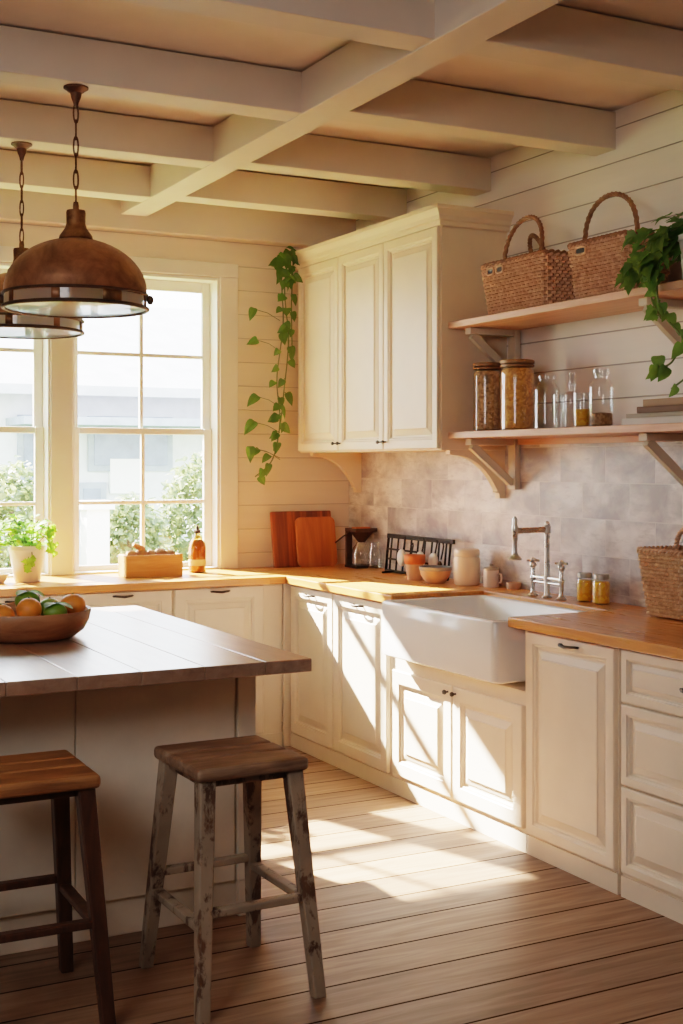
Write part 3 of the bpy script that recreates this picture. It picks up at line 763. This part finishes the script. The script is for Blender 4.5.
# wooden box with bread rolls
bx = tag(obj('wooden_box', MB().box(2.18, 2.505, 6.69, 6.705, ZT, ZT+.12).box(2.18, 2.505, 6.815, 6.83, ZT, ZT+.12).box(2.18, 2.195, 6.705, 6.815, ZT, ZT+.12).box(2.49, 2.505, 6.705, 6.815, ZT, ZT+.12).box(2.195, 2.49, 6.705, 6.815, ZT, ZT+.012), M['boxwood'], bevel=.003), 'open pine box with tan rolls on the window worktop', 'box')
spots = [(2.235,.115,.03,'tan bread roll at the left end of the pine box'),(2.29,.118,.033,'tan bread roll lying under the leaning stick in the pine box'),(2.345,.112,.031,'tan bread roll in the middle of the pine box'),(2.40,.116,.034,'second tan bread roll from the right end of the pine box'),(2.455,.112,.03,'tan bread roll at the right end of the pine box')]
for i, (x, z, r, lab) in enumerate(spots):
    tag(obj('bread_roll', MB().blob((x, 6.76, ZT+z+.004), r, 18, 12, .06, (1,1.3,.85), i), M['bread'], smooth=True), lab, 'bread', 'rolls in the pine box')
tag(obj('bread_stick', MB().tube([(2.235,6.735,ZT+.178),(2.262,6.74,ZT+.165),(2.285,6.742,ZT+.153),(2.30,6.745,ZT+.147)], [.010,.015,.016,.012], 10), M['bread'], smooth=True), 'tan bread stick sticking up out of the pine box', 'bread')

# amber soap bottle
ab = thing('amber_bottle', 'amber glass bottle with a pale label on the window worktop', 'bottle', (2.655, 6.86, ZT))
obj('glass_body', MB().lathe([(.045,0),(.049,.005),(.049,.14),(.044,.165),(.03,.19),(.017,.205),(.015,.225)], seg=28), M['amber'], ab, smooth=True)
obj('contents', MB().lathe([(.044,.004),(.0475,.007),(.0475,.14),(.043,.162),(.029,.186),(.002,.188)], seg=24), M['honey'], ab, smooth=True)
obj('label_band', MB().lathe([(.0495,.04),(.0496,.04),(.0496,.075),(.0495,.075)], seg=28, cap0=False, cap1=False), M['label_paper'], ab, smooth=True)
obj('pump_cap', MB().lathe([(.018,.222),(.018,.24),(.009,.244),(.007,.262),(.002,.266)], seg=18), M['iron'], ab, smooth=True)

# cutting boards leaning on the window wall
def board(label, cx, y, w, h, t, lean, mat, rad):
    m = MB(); pts = rrect(-w/2, w/2, 0, h, rad, 0, 5)
    m.loft([[(p[0], 0, p[1]) for p in pts], [(p[0], t, p[1]) for p in pts]])
    return tag(obj('cutting_board', m, mat, bevel=.004, loc=(cx, y, ZT+.001), rot=(-lean, 0, 0)), label, 'cutting board', 'boards leaning on the window wall')
bb = board('large dark wooden cutting board leaning on the wall', 3.375, 6.94, .40, .335, .024, .16, M['board_dark'], .008)
sb = board('small rounded orange-brown cutting board in front of the large one', 3.442, 6.892, .262, .30, .022, .16, M['board_light'], .035)

# ---------------------------------------------------------------- things on the sink-side worktop
# pour-over coffee stand in the corner
cs = thing('coffee_stand', 'dark pour-over coffee stand with funnel in the worktop corner', 'coffee stand', (3.645, 6.73, ZT))
obj('base', MB().box(-.075,.075,-.075,.075,0,.014), M['iron'], cs, .003)
obj('post', MB().box(-.075,-.035,.05,.068,.014,.235), M['iron'], cs, .002)
obj('top_plate', MB().box(-.075,.07,-.07,.07,.215,.235), M['iron'], cs, .002)
obj('red_trim', MB().box(-.076,.02,-.072,-.02,.2352,.243), M['terra'], cs)
obj('funnel', MB().lathe([(.02,.15),(.024,.155),(.07,.214)], seg=24), M['iron'], cs, smooth=True)
obj('arm', MB().tube([(-.075,.02,.205),(-.12,.0,.19),(-.19,-.03,.155)], .005, 8), M['iron'], cs, smooth=True)
bottle('glass_carafe', 'clear glass carafe standing under the coffee funnel', 'carafe', 3.645, 6.73, [(.052,0),(.058,.006),(.06,.07),(.052,.1),(.034,.128),(.03,.138)], M['thick_glass'], z=ZT+.0145)
tag(obj('glass_jar', MB().lathe([(.036,0),(.04,.005),(.04,.10),(.03,.12),(.03,.15),(.033,.152)], (3.675, 6.62, ZT), 24, cap1=False), M['thick_glass'], smooth=True), 'small clear glass jar beside the coffee stand', 'jar')

# black wire utensil rack leaning on the tiles
rk = thing('utensil_rack', 'black wire utensil rack standing against the corner tiles', 'rack', (3.60, 6.08, ZT))
fr = MB(); y0, y1, hR = -.33, .33, .205
fr.tube([(.03,y0,.008),(.03,y1,.008),(.05,y1,hR),(.05,y0,hR)], .009, 8, True)
fr.box(.043,.058, y0-.03, y1+.01, hR-.012, hR+.012)
for z in (.075,.13): fr.tube([(.03+.02*z/hR,-.02 if z>.1 else y0+.15,z),(.03+.02*z/hR,y1,z)], .0055, 8)
obj('frame', fr, M['black'], rk, smooth=True)
for i in range(9):
    y = y0+.04+i*(y1-y0-.08)/8
    obj('wire', MB().tube([(.03,y,.008),(.05,y,hR)], .0058, 6), M['black'], rk, smooth=True)
for s in (y0+.1, y1-.1): obj('foot', MB().tube([(.03,s,.008),(-.05,s,.006)], .006, 8), M['black'], rk, smooth=True)
def ladle(label, y, white, z=.18, r=.042):
    l = thing('ladle', label, 'utensil', (3.60, 6.08+y, ZT), 0, 'utensils hanging on the wire rack')
    obj('handle', MB().tube([(.018,0,z+.028),(.022,0,z+.03),(.024,0,z+.015),(.014,0,z-.03),(.008,0,z-.055)], .0045, 8), M['black'], l, smooth=True)
    obj('ladle_bowl', MB().blob((.0,0,z-.085), r, 18, 12, 0, (.5,.9,1.15)), M['potwhite'] if white else M['iron'], l, smooth=True)
ladle('white oval ladle hanging nearest the coffee stand on the rack', .10, True)
ladle('white oval ladle hanging at the middle of the rack', -.10, True)
ladle('white oval ladle hanging on the rack nearest the canister', -.235, True)
ladle('dark iron ladle hanging between white ladles on the rack', .015, False, .15, .02)
ladle('dark iron ladle hanging at the end of the rack nearest the canister', -.30, False, .165, .02)

# terracotta pot, clay bowl, canister, mug, small dish
tp = thing('clay_pot', 'small pale clay pot with orange rim band beside the clay bowl', 'pot', (3.50, 5.87, ZT))
obj('body', MB().lathe([(.038,0),(.041,.004),(.048,.095),(.046,.095),(.038,.008),(.002,.008)], seg=28), M['terra_pale'], tp, smooth=True)
obj('rim_band', MB().lathe([(.049,.085),(.056,.092),(.058,.13),(.055,.134),(.048,.132),(.047,.09)], seg=28), M['terra'], tp, smooth=True)
cb = thing('clay_bowl', 'round clay bowl with a grey rim on the sink-side worktop', 'bowl', (3.505, 5.67, ZT))
obj('body', MB().lathe([(.045,0),(.05,.003),(.075,.04),(.081,.07),(.077,.07),(.07,.04),(.04,.01),(.002,.01)], seg=32), M['terra_pale'], cb, smooth=True)
obj('rim_band', MB().lathe([(.0805,.066),(.084,.07),(.085,.084),(.082,.086),(.078,.084),(.077,.066)], seg=32), M['bluegrey'], cb, smooth=True)
cn = thing('canister', 'tall cream stoneware canister with lid beside the white mug', 'canister', (3.60, 5.52, ZT))
obj('body', MB().lathe([(.058,0),(.063,.005),(.068,.03),(.068,.13),(.063,.145)], seg=32), M['canister'], cn, smooth=True)
obj('lid', MB().lathe([(.064,.145),(.066,.148),(.066,.172),(.06,.182),(.02,.186),(.002,.186)], seg=32), M['canister'], cn, smooth=True)
mg = thing('mug', 'small white lidded mug between the canister and the faucet', 'mug', (3.64, 5.36, ZT))
obj('body', MB().lathe([(.036,0),(.039,.004),(.039,.085),(.036,.085),(.034,.008),(.002,.008)], seg=28), M['mug'], mg, smooth=True)
obj('lid', MB().lathe([(.041,.085),(.041,.093),(.03,.1),(.008,.103),(.01,.115),(.002,.118)], seg=28), M['zinc'], mg, smooth=True)
obj('handle', MB().tube([(.02,-.036,.07),(.02,-.058,.066),(.02,-.062,.045),(.02,-.055,.026),(.02,-.036,.024)], .005, 8), M['mug'], mg, smooth=True)
tag(obj('small_dish', MB().lathe([(.03,0),(.033,.003),(.038,.03),(.036,.034),(.032,.03),(.028,.006),(.002,.006)], (3.675, 5.215, ZT), 24), M['terra_pale'], smooth=True), 'tiny pale clay dish against the tiles behind the sink', 'dish')

def pjar(label, x, y, r, h):
    t = thing('preserve_jar', label, 'jar', (x, y, ZT), 0, 'yellow preserve jars')
    obj('glass_body', MB().lathe([(r*.9,0),(r,.005),(r,h*.7),(r*.92,h*.78),(r*.8,h*.83)], seg=28), M['glass'], t, smooth=True)
    obj('contents', MB().lathe([(r*.88,.005),(r*.95,.008),(r*.95,h*.7),(r*.85,h*.76)], seg=28), M['grain_yellow'], t, smooth=True)
    obj('lid', MB().lathe([(r*.84,h*.83),(r*.9,h*.835),(r*.9,h*.96),(r*.86,h),(.002,h)], seg=28), M['zinc'], t, smooth=True)
pjar('yellow preserve jar nearest the faucet', 3.63, 4.605, .036, .128)
pjar('yellow preserve jar nearest the tan wicker basket', 3.628, 4.487, .039, .13)

# ---------------------------------------------------------------- island
IT = .92
isl = thing('kitchen_island', 'cream painted island with a thick dark plank top', 'island', (0,0,0))
tp_ = MB(); x = 1.845; ws_ = [.165,.205,.205,.20,.21,.2,.21,.2,.2,.2]
k = 0
for w in ws_:
    tp_.box(x-w+.0006, x-.0006, 3.743, 5.508, IT-.043, IT); x -= w
XI = x
obj('tabletop', tp_, M['islandtop'], isl, .003)
IX0, IX1, IY0, IY1 = XI+.11, 1.79, 4.07, 5.42
body = MB().box(IX0, IX1-.006, IY0+.012, IY1-.012, .12, IT-.0432)
obj('body', body, M['island'], isl)
fp = MB()
sx = 1.157
fp.box(IX0+.08, sx-.002, IY0, IY0+.0125, .125, IT-.044); fp.box(sx+.002, IX1-.078, IY0, IY0+.0125, .125, IT-.044)
obj('front_panel', fp, M['island'], isl, .003)
for (a, b, c_, d_) in ((IX1-.07, IX1, IY0-.006, IY0+.064), (IX0, IX0+.07, IY0-.006, IY0+.064), (IX1-.07, IX1, IY1-.064, IY1+.006), (IX0, IX0+.07, IY1-.064, IY1+.006)):
    obj('corner_post', MB().box(a, b, c_, d_, .125, IT-.044), M['island'], isl, .004)
    obj('foot', MB().box(a+.006, b-.006, c_+.006, d_-.006, 0, .125), M['island'], isl, .004)
obj('plinth', MB().box(IX0+.02, IX1-.03, IY0+.02, IY1-.03, .0, .12), M['island'], isl, .003)
obj('side_panel', MB().box(IX1-.0065, IX1-.001, IY0+.07, IY1-.07, .125, IT-.044), M['island'], isl)

# fruit bowl and fruit
fb = tag(obj('fruit_bowl', MB().lathe([(.15,0),(.175,.006),(.207,.03),(.226,.065),(.233,.098),(.230,.104),(.222,.1),(.205,.055),(.16,.02),(.002,.016)], (1.145, 4.67, IT), 48), M['bowlwood'], smooth=True), 'round turned wooden fruit bowl on the island', 'bowl')
def fruit(name, label, cat, x, y, z, r, mat, sq, group, leaf=False, seed=0):
    f = thing(name, label, cat, (x, y, IT+z), 0, group)
    obj('flesh', MB().blob((0,0,0), r, 24, 16, .015, sq, seed), mat, f, smooth=True)
    obj('stem_end', MB().lathe([(.004,0),(.005,.003),(.003,.007)], (0,0,r*sq[2]-.003), 8), M['stem'], f, smooth=True)
    if leaf:
        l = MB(); leaf_add(l, (0,0,r*.9), (.7,-.6,-.1), (0,0,1), .07, .05, 'oval'); leaf_add(l, (0,0,r*.9), (-.7,-.5,.0), (0,0,1), .06, .045, 'oval')
        obj('leaf', l, M['herb'], f, smooth=True)
fruit('orange', 'large orange at the right side of the fruit bowl', 'fruit', 1.305, 4.625, 0.112, .047, M['orange_peel'], (1,1,.92), 'oranges in the bowl')
fruit('orange', 'orange in the middle of the bowl between green fruit', 'fruit', 1.135, 4.585, 0.110, .045, M['orange_peel'], (1,1,.95), 'oranges in the bowl', False, 1)
fruit('orange', 'orange lying low at the left front of the bowl', 'fruit', 1.030, 4.570, 0.097, .045, M['orange_peel'], (1.1,1,.85), 'oranges in the bowl', False, 2)
fruit('orange', 'orange at the back of the fruit bowl', 'fruit', 1.040, 4.760, 0.087, .045, M['orange_peel'], (1,1,.95), 'oranges in the bowl', False, 3)
fruit('lime', 'green fruit with leaves beside the large orange', 'fruit', 1.222, 4.555, 0.100, .037, M['lime_peel'], (1.15,1,.9), 'green fruit in the bowl', True, 4)
fruit('lime', 'green fruit at the top of the bowl behind the middle orange', 'fruit', 1.160, 4.710, 0.128, .042, M['lime_peel'], (1.1,1,.9), 'green fruit in the bowl', True, 5)
fruit('lime', 'green fruit at the back right of the bowl', 'fruit', 1.245, 4.720, 0.097, .04, M['lime_peel'], (1,1,.95), 'green fruit in the bowl', False, 6)

# ---------------------------------------------------------------- stools
def stool(label, cx, cy, seat_m, leg_m, edge_m, rz=0):
    s = thing('bar_stool', label, 'stool', (cx, cy, 0), rz, 'stools at the island')
    H = .69; a = .176; b = .184
    seat = MB()
    for x0_, x1_, y0_, y1_ in ((-a, a, -b, -.045), (-a, a, -.042, .062), (-a, a, .065, b)):
        seat.box(x0_, x1_, y0_, y1_, H-.04, H)
    obj('seat', seat, seat_m, s, .014, seg=3)
    obj('seat_frame', MB().box(-a+.03, a-.03, -b+.035, -b+.055, H-.062, H-.034).box(-a+.03, a-.03, b-.055, b-.035, H-.062, H-.034).box(-a+.03, -a+.05, -b+.055, b-.055, H-.062, H-.034).box(a-.05, a-.03, -b+.055, b-.055, H-.062, H-.034), edge_m, s, .002)
    top = {}; bot = {}
    for sx_ in (-1, 1):
        for sy in (-1, 1):
            p1 = Vector((sx_*.138, sy*.142, H-.034)); p0 = Vector((sx_*.182, sy*.226, 0))
            obj('leg', MB().beam(p0, p1, .038, .038, .05, .05), leg_m, s, .005)
            top[sx_, sy] = p1; bot[sx_, sy] = p0
    def at(sx_, sy, z): return bot[sx_, sy].lerp(top[sx_, sy], z/(H-.034))
    for (k0, k1, z) in (((-1,-1),(1,-1),.285),((-1,1),(1,1),.30),((-1,-1),(-1,1),.245),((1,-1),(1,1),.275)):
        p0, p1 = at(*k0, z), at(*k1, z); d = (p1-p0).normalized(); e0 = p0+d*.016; e1 = p1-d*.016
        obj('stretcher', MB().beam(e0, e1, .022, .034, ref=(0,0,1)), leg_m, s, .004)
    return s
stool('worn stool with chipped greyish paint standing at the island corner', 1.487, 3.575, M['stool_seat'], M['stool_paint'], M['stool_edge'], math.radians(1))
stool('dark brown wooden stool standing at the left edge in front of the island', .888, 3.655, M['stool_brown'], M['stool_dark'], M['stool_dark'], math.radians(-1))

# ---------------------------------------------------------------- pendant lamps
def pendant(label, x, y, tilt=0.0, drop=0):
    p = thing('pendant_lamp', label, 'lamp', (x, y, BZ+.004), 0, 'pendants over the island')
    # canopy
    obj('canopy', MB().lathe([(.046,0),(.046,-.006),(.036,-.012),(.03,-.018),(.022,-.022),(.018,-.04),(.01,-.06),(.008,-.072)], seg=24), M['rust_dark'], p, smooth=True)
    zt = 2.515-BZ-.004; z = -.066
    ch = MB(); i = 0; pitch = .062
    n = int((z-zt)/pitch)+1; pitch = (z-zt)/n
    for i in range(n):
        zc_ = z-pitch*(i+.5); pts = []
        for k in range(16):
            a_ = 2*PI*k/16; u_ = .0095*math.cos(a_); v_ = (pitch*.5+.006)*math.sin(a_)
            pts.append((u_ if i % 2 == 0 else u_*.25, u_*.25 if i % 2 == 0 else u_, zc_+v_))
        ch.tube(pts, .0034, 6, True)
    obj('chain', ch, M['rust_dark'], p, smooth=True)
    cz = 2.384-BZ-.004          # dome top
    cap = MB().lathe([(.009,.14),(.011,.125),(.011,.112),(.034,.108),(.036,.1),(.035,.06),(.04,.042),(.052,.025),(.06,.014),(.062,.004),(.058,0)], (0,0,cz), 28)
    obj('cap', cap, M['brass'], p, smooth=True)
    R = .262; Hd = .198; dome = []
    for k in range(15):
        a_ = PI/2*k/14; dome.append((max(.05, R*math.sin(a_)), cz-Hd*(1-math.cos(a_))+.004))
    dome.append((R+.004, cz-Hd-.006)); 
    inner = [(r-.004, zz-.003) for r, zz in reversed(dome)]
    obj('shade', MB().lathe(dome+inner, seg=64, cap0=False, cap1=False), M['rust'], p, smooth=True)
    zb0, zb1 = cz-Hd-.008, cz-Hd-.058
    def ring(z, r, t): return MB().tube([(r*math.cos(2*PI*k/64), r*math.sin(2*PI*k/64), z) for k in range(64)], t, 8, True)
    obj('upper_ring', ring(zb0, R+.003, .0055), M['iron'], p, smooth=True)
    obj('lower_ring', ring(zb1, R+.002, .0075), M['iron'], p, smooth=True)
    obj('glass_skirt', MB().lathe([(R-.002, zb0-.006), (R-.002, zb1+.006)], seg=64, cap0=False, cap1=False), M['lens'], p, smooth=True)
    obj('lens', MB().lathe([(R-.006, zb1), (R*.85, zb1-.006), (R*.5, zb1-.010), (.002, zb1-.012)], seg=48, cap0=False), M['lens'], p, smooth=True)
    for k in range(8):
        a_ = 2*PI*(k+.3)/8; w = .075 if k % 3 == 0 else .03
        st = MB(); pts = []
        rr = [[((R+q)*math.cos(a_+s), (R+q)*math.sin(a_+s), zz) for zz in (zb0, zb1+.004)] for s in [w/R*(j/4-.5) for j in range(5)] for q in (.001,)]
        st.loft([[r_[0], r_[1]] for r_ in rr], False, False, closed=False)
        c_ = obj('clip_plate', st, M['rust'] if k % 2 else M['brass'], p, smooth=True)
        sd = c_.modifiers.new('thick', 'SOLIDIFY'); sd.thickness = .003
    for a_ in (-.42, PI-.42, PI/2+.4):
        obj('clamp', MB().blob(((R+.012)*math.cos(a_), (R+.012)*math.sin(a_), (zb0+zb1)/2+.008), .014, 12, 8, 0, (1,1,1.3)), M['iron'], p, smooth=True)
    return p
P1 = pendant('nearer rusty dome pendant lamp hanging in front of the window', 1.338, 4.70)
dup(P1, (1.364, 5.64, BZ+.004), .9, 'farther rusty dome pendant lamp partly hidden behind the nearer one')

# ---------------------------------------------------------------- outdoors
struct(obj('ground', MB().box(-12, 22, YB+.2, 40, -.5, -.3), M['grass']))
sun_blocker = MB().prism([(YB+.2, 2.93), (8.05, 2.80), (8.05, 2.86), (YB+.2, 3.05)], 'x', XL-.3, XW+.6)  # unseen overhang added above the windows to block the higher sun rays
struct(obj('sun_blocking_eave', sun_blocker, M['white']))
hs = thing('neighbour_house', 'pale grey house with a broad pale roof beyond the window', 'building', (0, 17, -.3))
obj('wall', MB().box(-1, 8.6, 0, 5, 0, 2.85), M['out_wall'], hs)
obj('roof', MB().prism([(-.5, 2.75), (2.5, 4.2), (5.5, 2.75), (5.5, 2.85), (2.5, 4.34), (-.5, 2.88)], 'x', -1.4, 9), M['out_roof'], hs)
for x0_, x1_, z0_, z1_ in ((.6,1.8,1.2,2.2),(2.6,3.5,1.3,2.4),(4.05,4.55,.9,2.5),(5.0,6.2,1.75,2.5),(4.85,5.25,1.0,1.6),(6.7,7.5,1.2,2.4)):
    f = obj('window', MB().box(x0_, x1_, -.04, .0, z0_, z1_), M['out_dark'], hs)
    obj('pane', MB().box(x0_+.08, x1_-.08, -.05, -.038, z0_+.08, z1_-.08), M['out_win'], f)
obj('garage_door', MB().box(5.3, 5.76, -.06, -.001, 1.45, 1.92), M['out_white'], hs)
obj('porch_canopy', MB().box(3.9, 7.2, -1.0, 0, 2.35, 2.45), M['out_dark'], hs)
sh = thing('gate_pillar', 'white square gate pillar in the garden beyond the right window', 'pillar', (3.6, 12, -.3))
obj('shaft', MB().box(-.11, .11, -.11, .11, 0, 1.42), M['out_white'], sh); obj('capstone', MB().box(-.15, .15, -.15, .15, 1.42, 1.5), M['out_white'], sh)
def tree(label, x, y, r, h, n, seed, bush=False):
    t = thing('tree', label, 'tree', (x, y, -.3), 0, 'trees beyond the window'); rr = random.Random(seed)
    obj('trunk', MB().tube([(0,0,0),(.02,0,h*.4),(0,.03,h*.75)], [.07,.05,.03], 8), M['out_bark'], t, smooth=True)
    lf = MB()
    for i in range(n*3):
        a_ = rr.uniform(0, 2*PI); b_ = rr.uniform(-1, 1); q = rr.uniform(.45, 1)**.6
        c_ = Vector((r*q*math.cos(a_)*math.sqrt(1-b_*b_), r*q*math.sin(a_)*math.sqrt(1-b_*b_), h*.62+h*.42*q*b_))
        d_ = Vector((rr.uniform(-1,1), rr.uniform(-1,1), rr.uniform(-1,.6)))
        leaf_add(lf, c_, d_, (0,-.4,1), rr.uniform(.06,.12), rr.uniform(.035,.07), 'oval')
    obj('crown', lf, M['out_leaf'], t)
tree('pale green bushy tree right behind the fence beside the white gate pillar', 4.18, 12.7, .40, 1.5, 800, 3)
tree('taller pale green tree at the right edge of the right window', 5.25, 13.3, .52, 1.95, 1000, 4)
tree('pale green tree at the right edge of the left window', 2.95, 12.6, .5, 1.85, 900, 5)
tree('pale green tree in the middle of the left window', 1.8, 12.4, .6, 2.0, 900, 6)
fn = thing('garden_fence', 'low brown slatted garden fence beyond the window', 'fence', (0, 10.6, -.3))
sl = MB()
for i in range(60): sl.box(-1+i*.13, -1+i*.13+.115, 0, .02, .05, .95)
obj('slats', sl, M['out_fence'], fn); obj('rail', MB().box(-1, 6.8, .02, .06, .2, .28).box(-1, 6.8, .02, .06, .7, .78), M['out_fence'], fn)

# ---------------------------------------------------------------- light
w = bpy.data.worlds.new('sky'); scene.world = w; w.use_nodes = True
nt = w.node_tree; bg = nt.nodes['Background']
tc = nt.nodes.new('ShaderNodeTexCoord'); sp_ = nt.nodes.new('ShaderNodeSeparateXYZ'); rp = nt.nodes.new('ShaderNodeValToRGB')
nt.links.new(tc.outputs['Generated'], sp_.inputs[0]); nt.links.new(sp_.outputs[2], rp.inputs[0]); nt.links.new(rp.outputs[0], bg.inputs[0])
rp.color_ramp.elements[0].position = .0; rp.color_ramp.elements[0].color = (1.0,.96,.90,1)
rp.color_ramp.elements[1].position = .6; rp.color_ramp.elements[1].color = (.84,.92,1.0,1)
bg.inputs[1].default_value = 9.5
sun = bpy.data.lights.new('sun', 'SUN'); sun.energy = 115; sun.color = (1.0,.81,.62); sun.angle = math.radians(1.0)
so = bpy.data.objects.new('sun', sun); COL.objects.link(so)
so.rotation_euler = Vector((.34,-1,-.68)).to_track_quat('-Z', 'Y').to_euler()
for i, (a_, b_) in enumerate(OPEN):
    l = bpy.data.lights.new('window_portal', 'AREA'); l.shape = 'RECTANGLE'; l.size = b_-a_; l.size_y = WZ1-WZ0; l.cycles.is_portal = True
    o = bpy.data.objects.new('window_portal', l); COL.objects.link(o); o.location = ((a_+b_)/2, YB+.19, (WZ0+WZ1)/2); o.rotation_euler = (-PI/2, 0, 0)
def area(name, loc, target, size, energy, col):
    l = bpy.data.lights.new(name, 'AREA'); l.shape = 'RECTANGLE'; l.size, l.size_y = size; l.energy = energy; l.color = col
    o = bpy.data.objects.new(name, l); COL.objects.link(o); o.location = loc
    o.rotation_euler = (Vector(target)-Vector(loc)).to_track_quat('-Z', 'Y').to_euler()
area('room_fill_light', (-1.2, 1.4, 2.6), (2.6, 5.2, 1.2), (1.6, 1.2), 42, (1.0,.92,.84))

# ---------------------------------------------------------------- camera and look
cam = bpy.data.cameras.new('camera'); co = bpy.data.objects.new('camera', cam); COL.objects.link(co); scene.camera = co
co.location = (0, 0, 1.55); co.rotation_euler = (PI/2, 0, -math.radians(27.55))
cam.sensor_fit = 'AUTO'; cam.sensor_width = 36; cam.lens = 1287/1024*36; cam.shift_y = -48/1024
cam.clip_start = .05
scene.view_settings.view_transform = 'Filmic'
try: scene.view_settings.look = 'Medium High Contrast'
except Exception: pass
scene.view_settings.exposure = .33
scene.view_settings.use_white_balance = True; scene.view_settings.white_balance_temperature = 6000; scene.view_settings.white_balance_tint = 10
cy = scene.cycles
cy.max_bounces = 10; cy.diffuse_bounces = 6; cy.glossy_bounces = 4; cy.transparent_max_bounces = 24; cy.use_denoising = True
cy.sample_clamp_indirect = 6; cy.caustics_reflective = False; cy.caustics_refractive = False
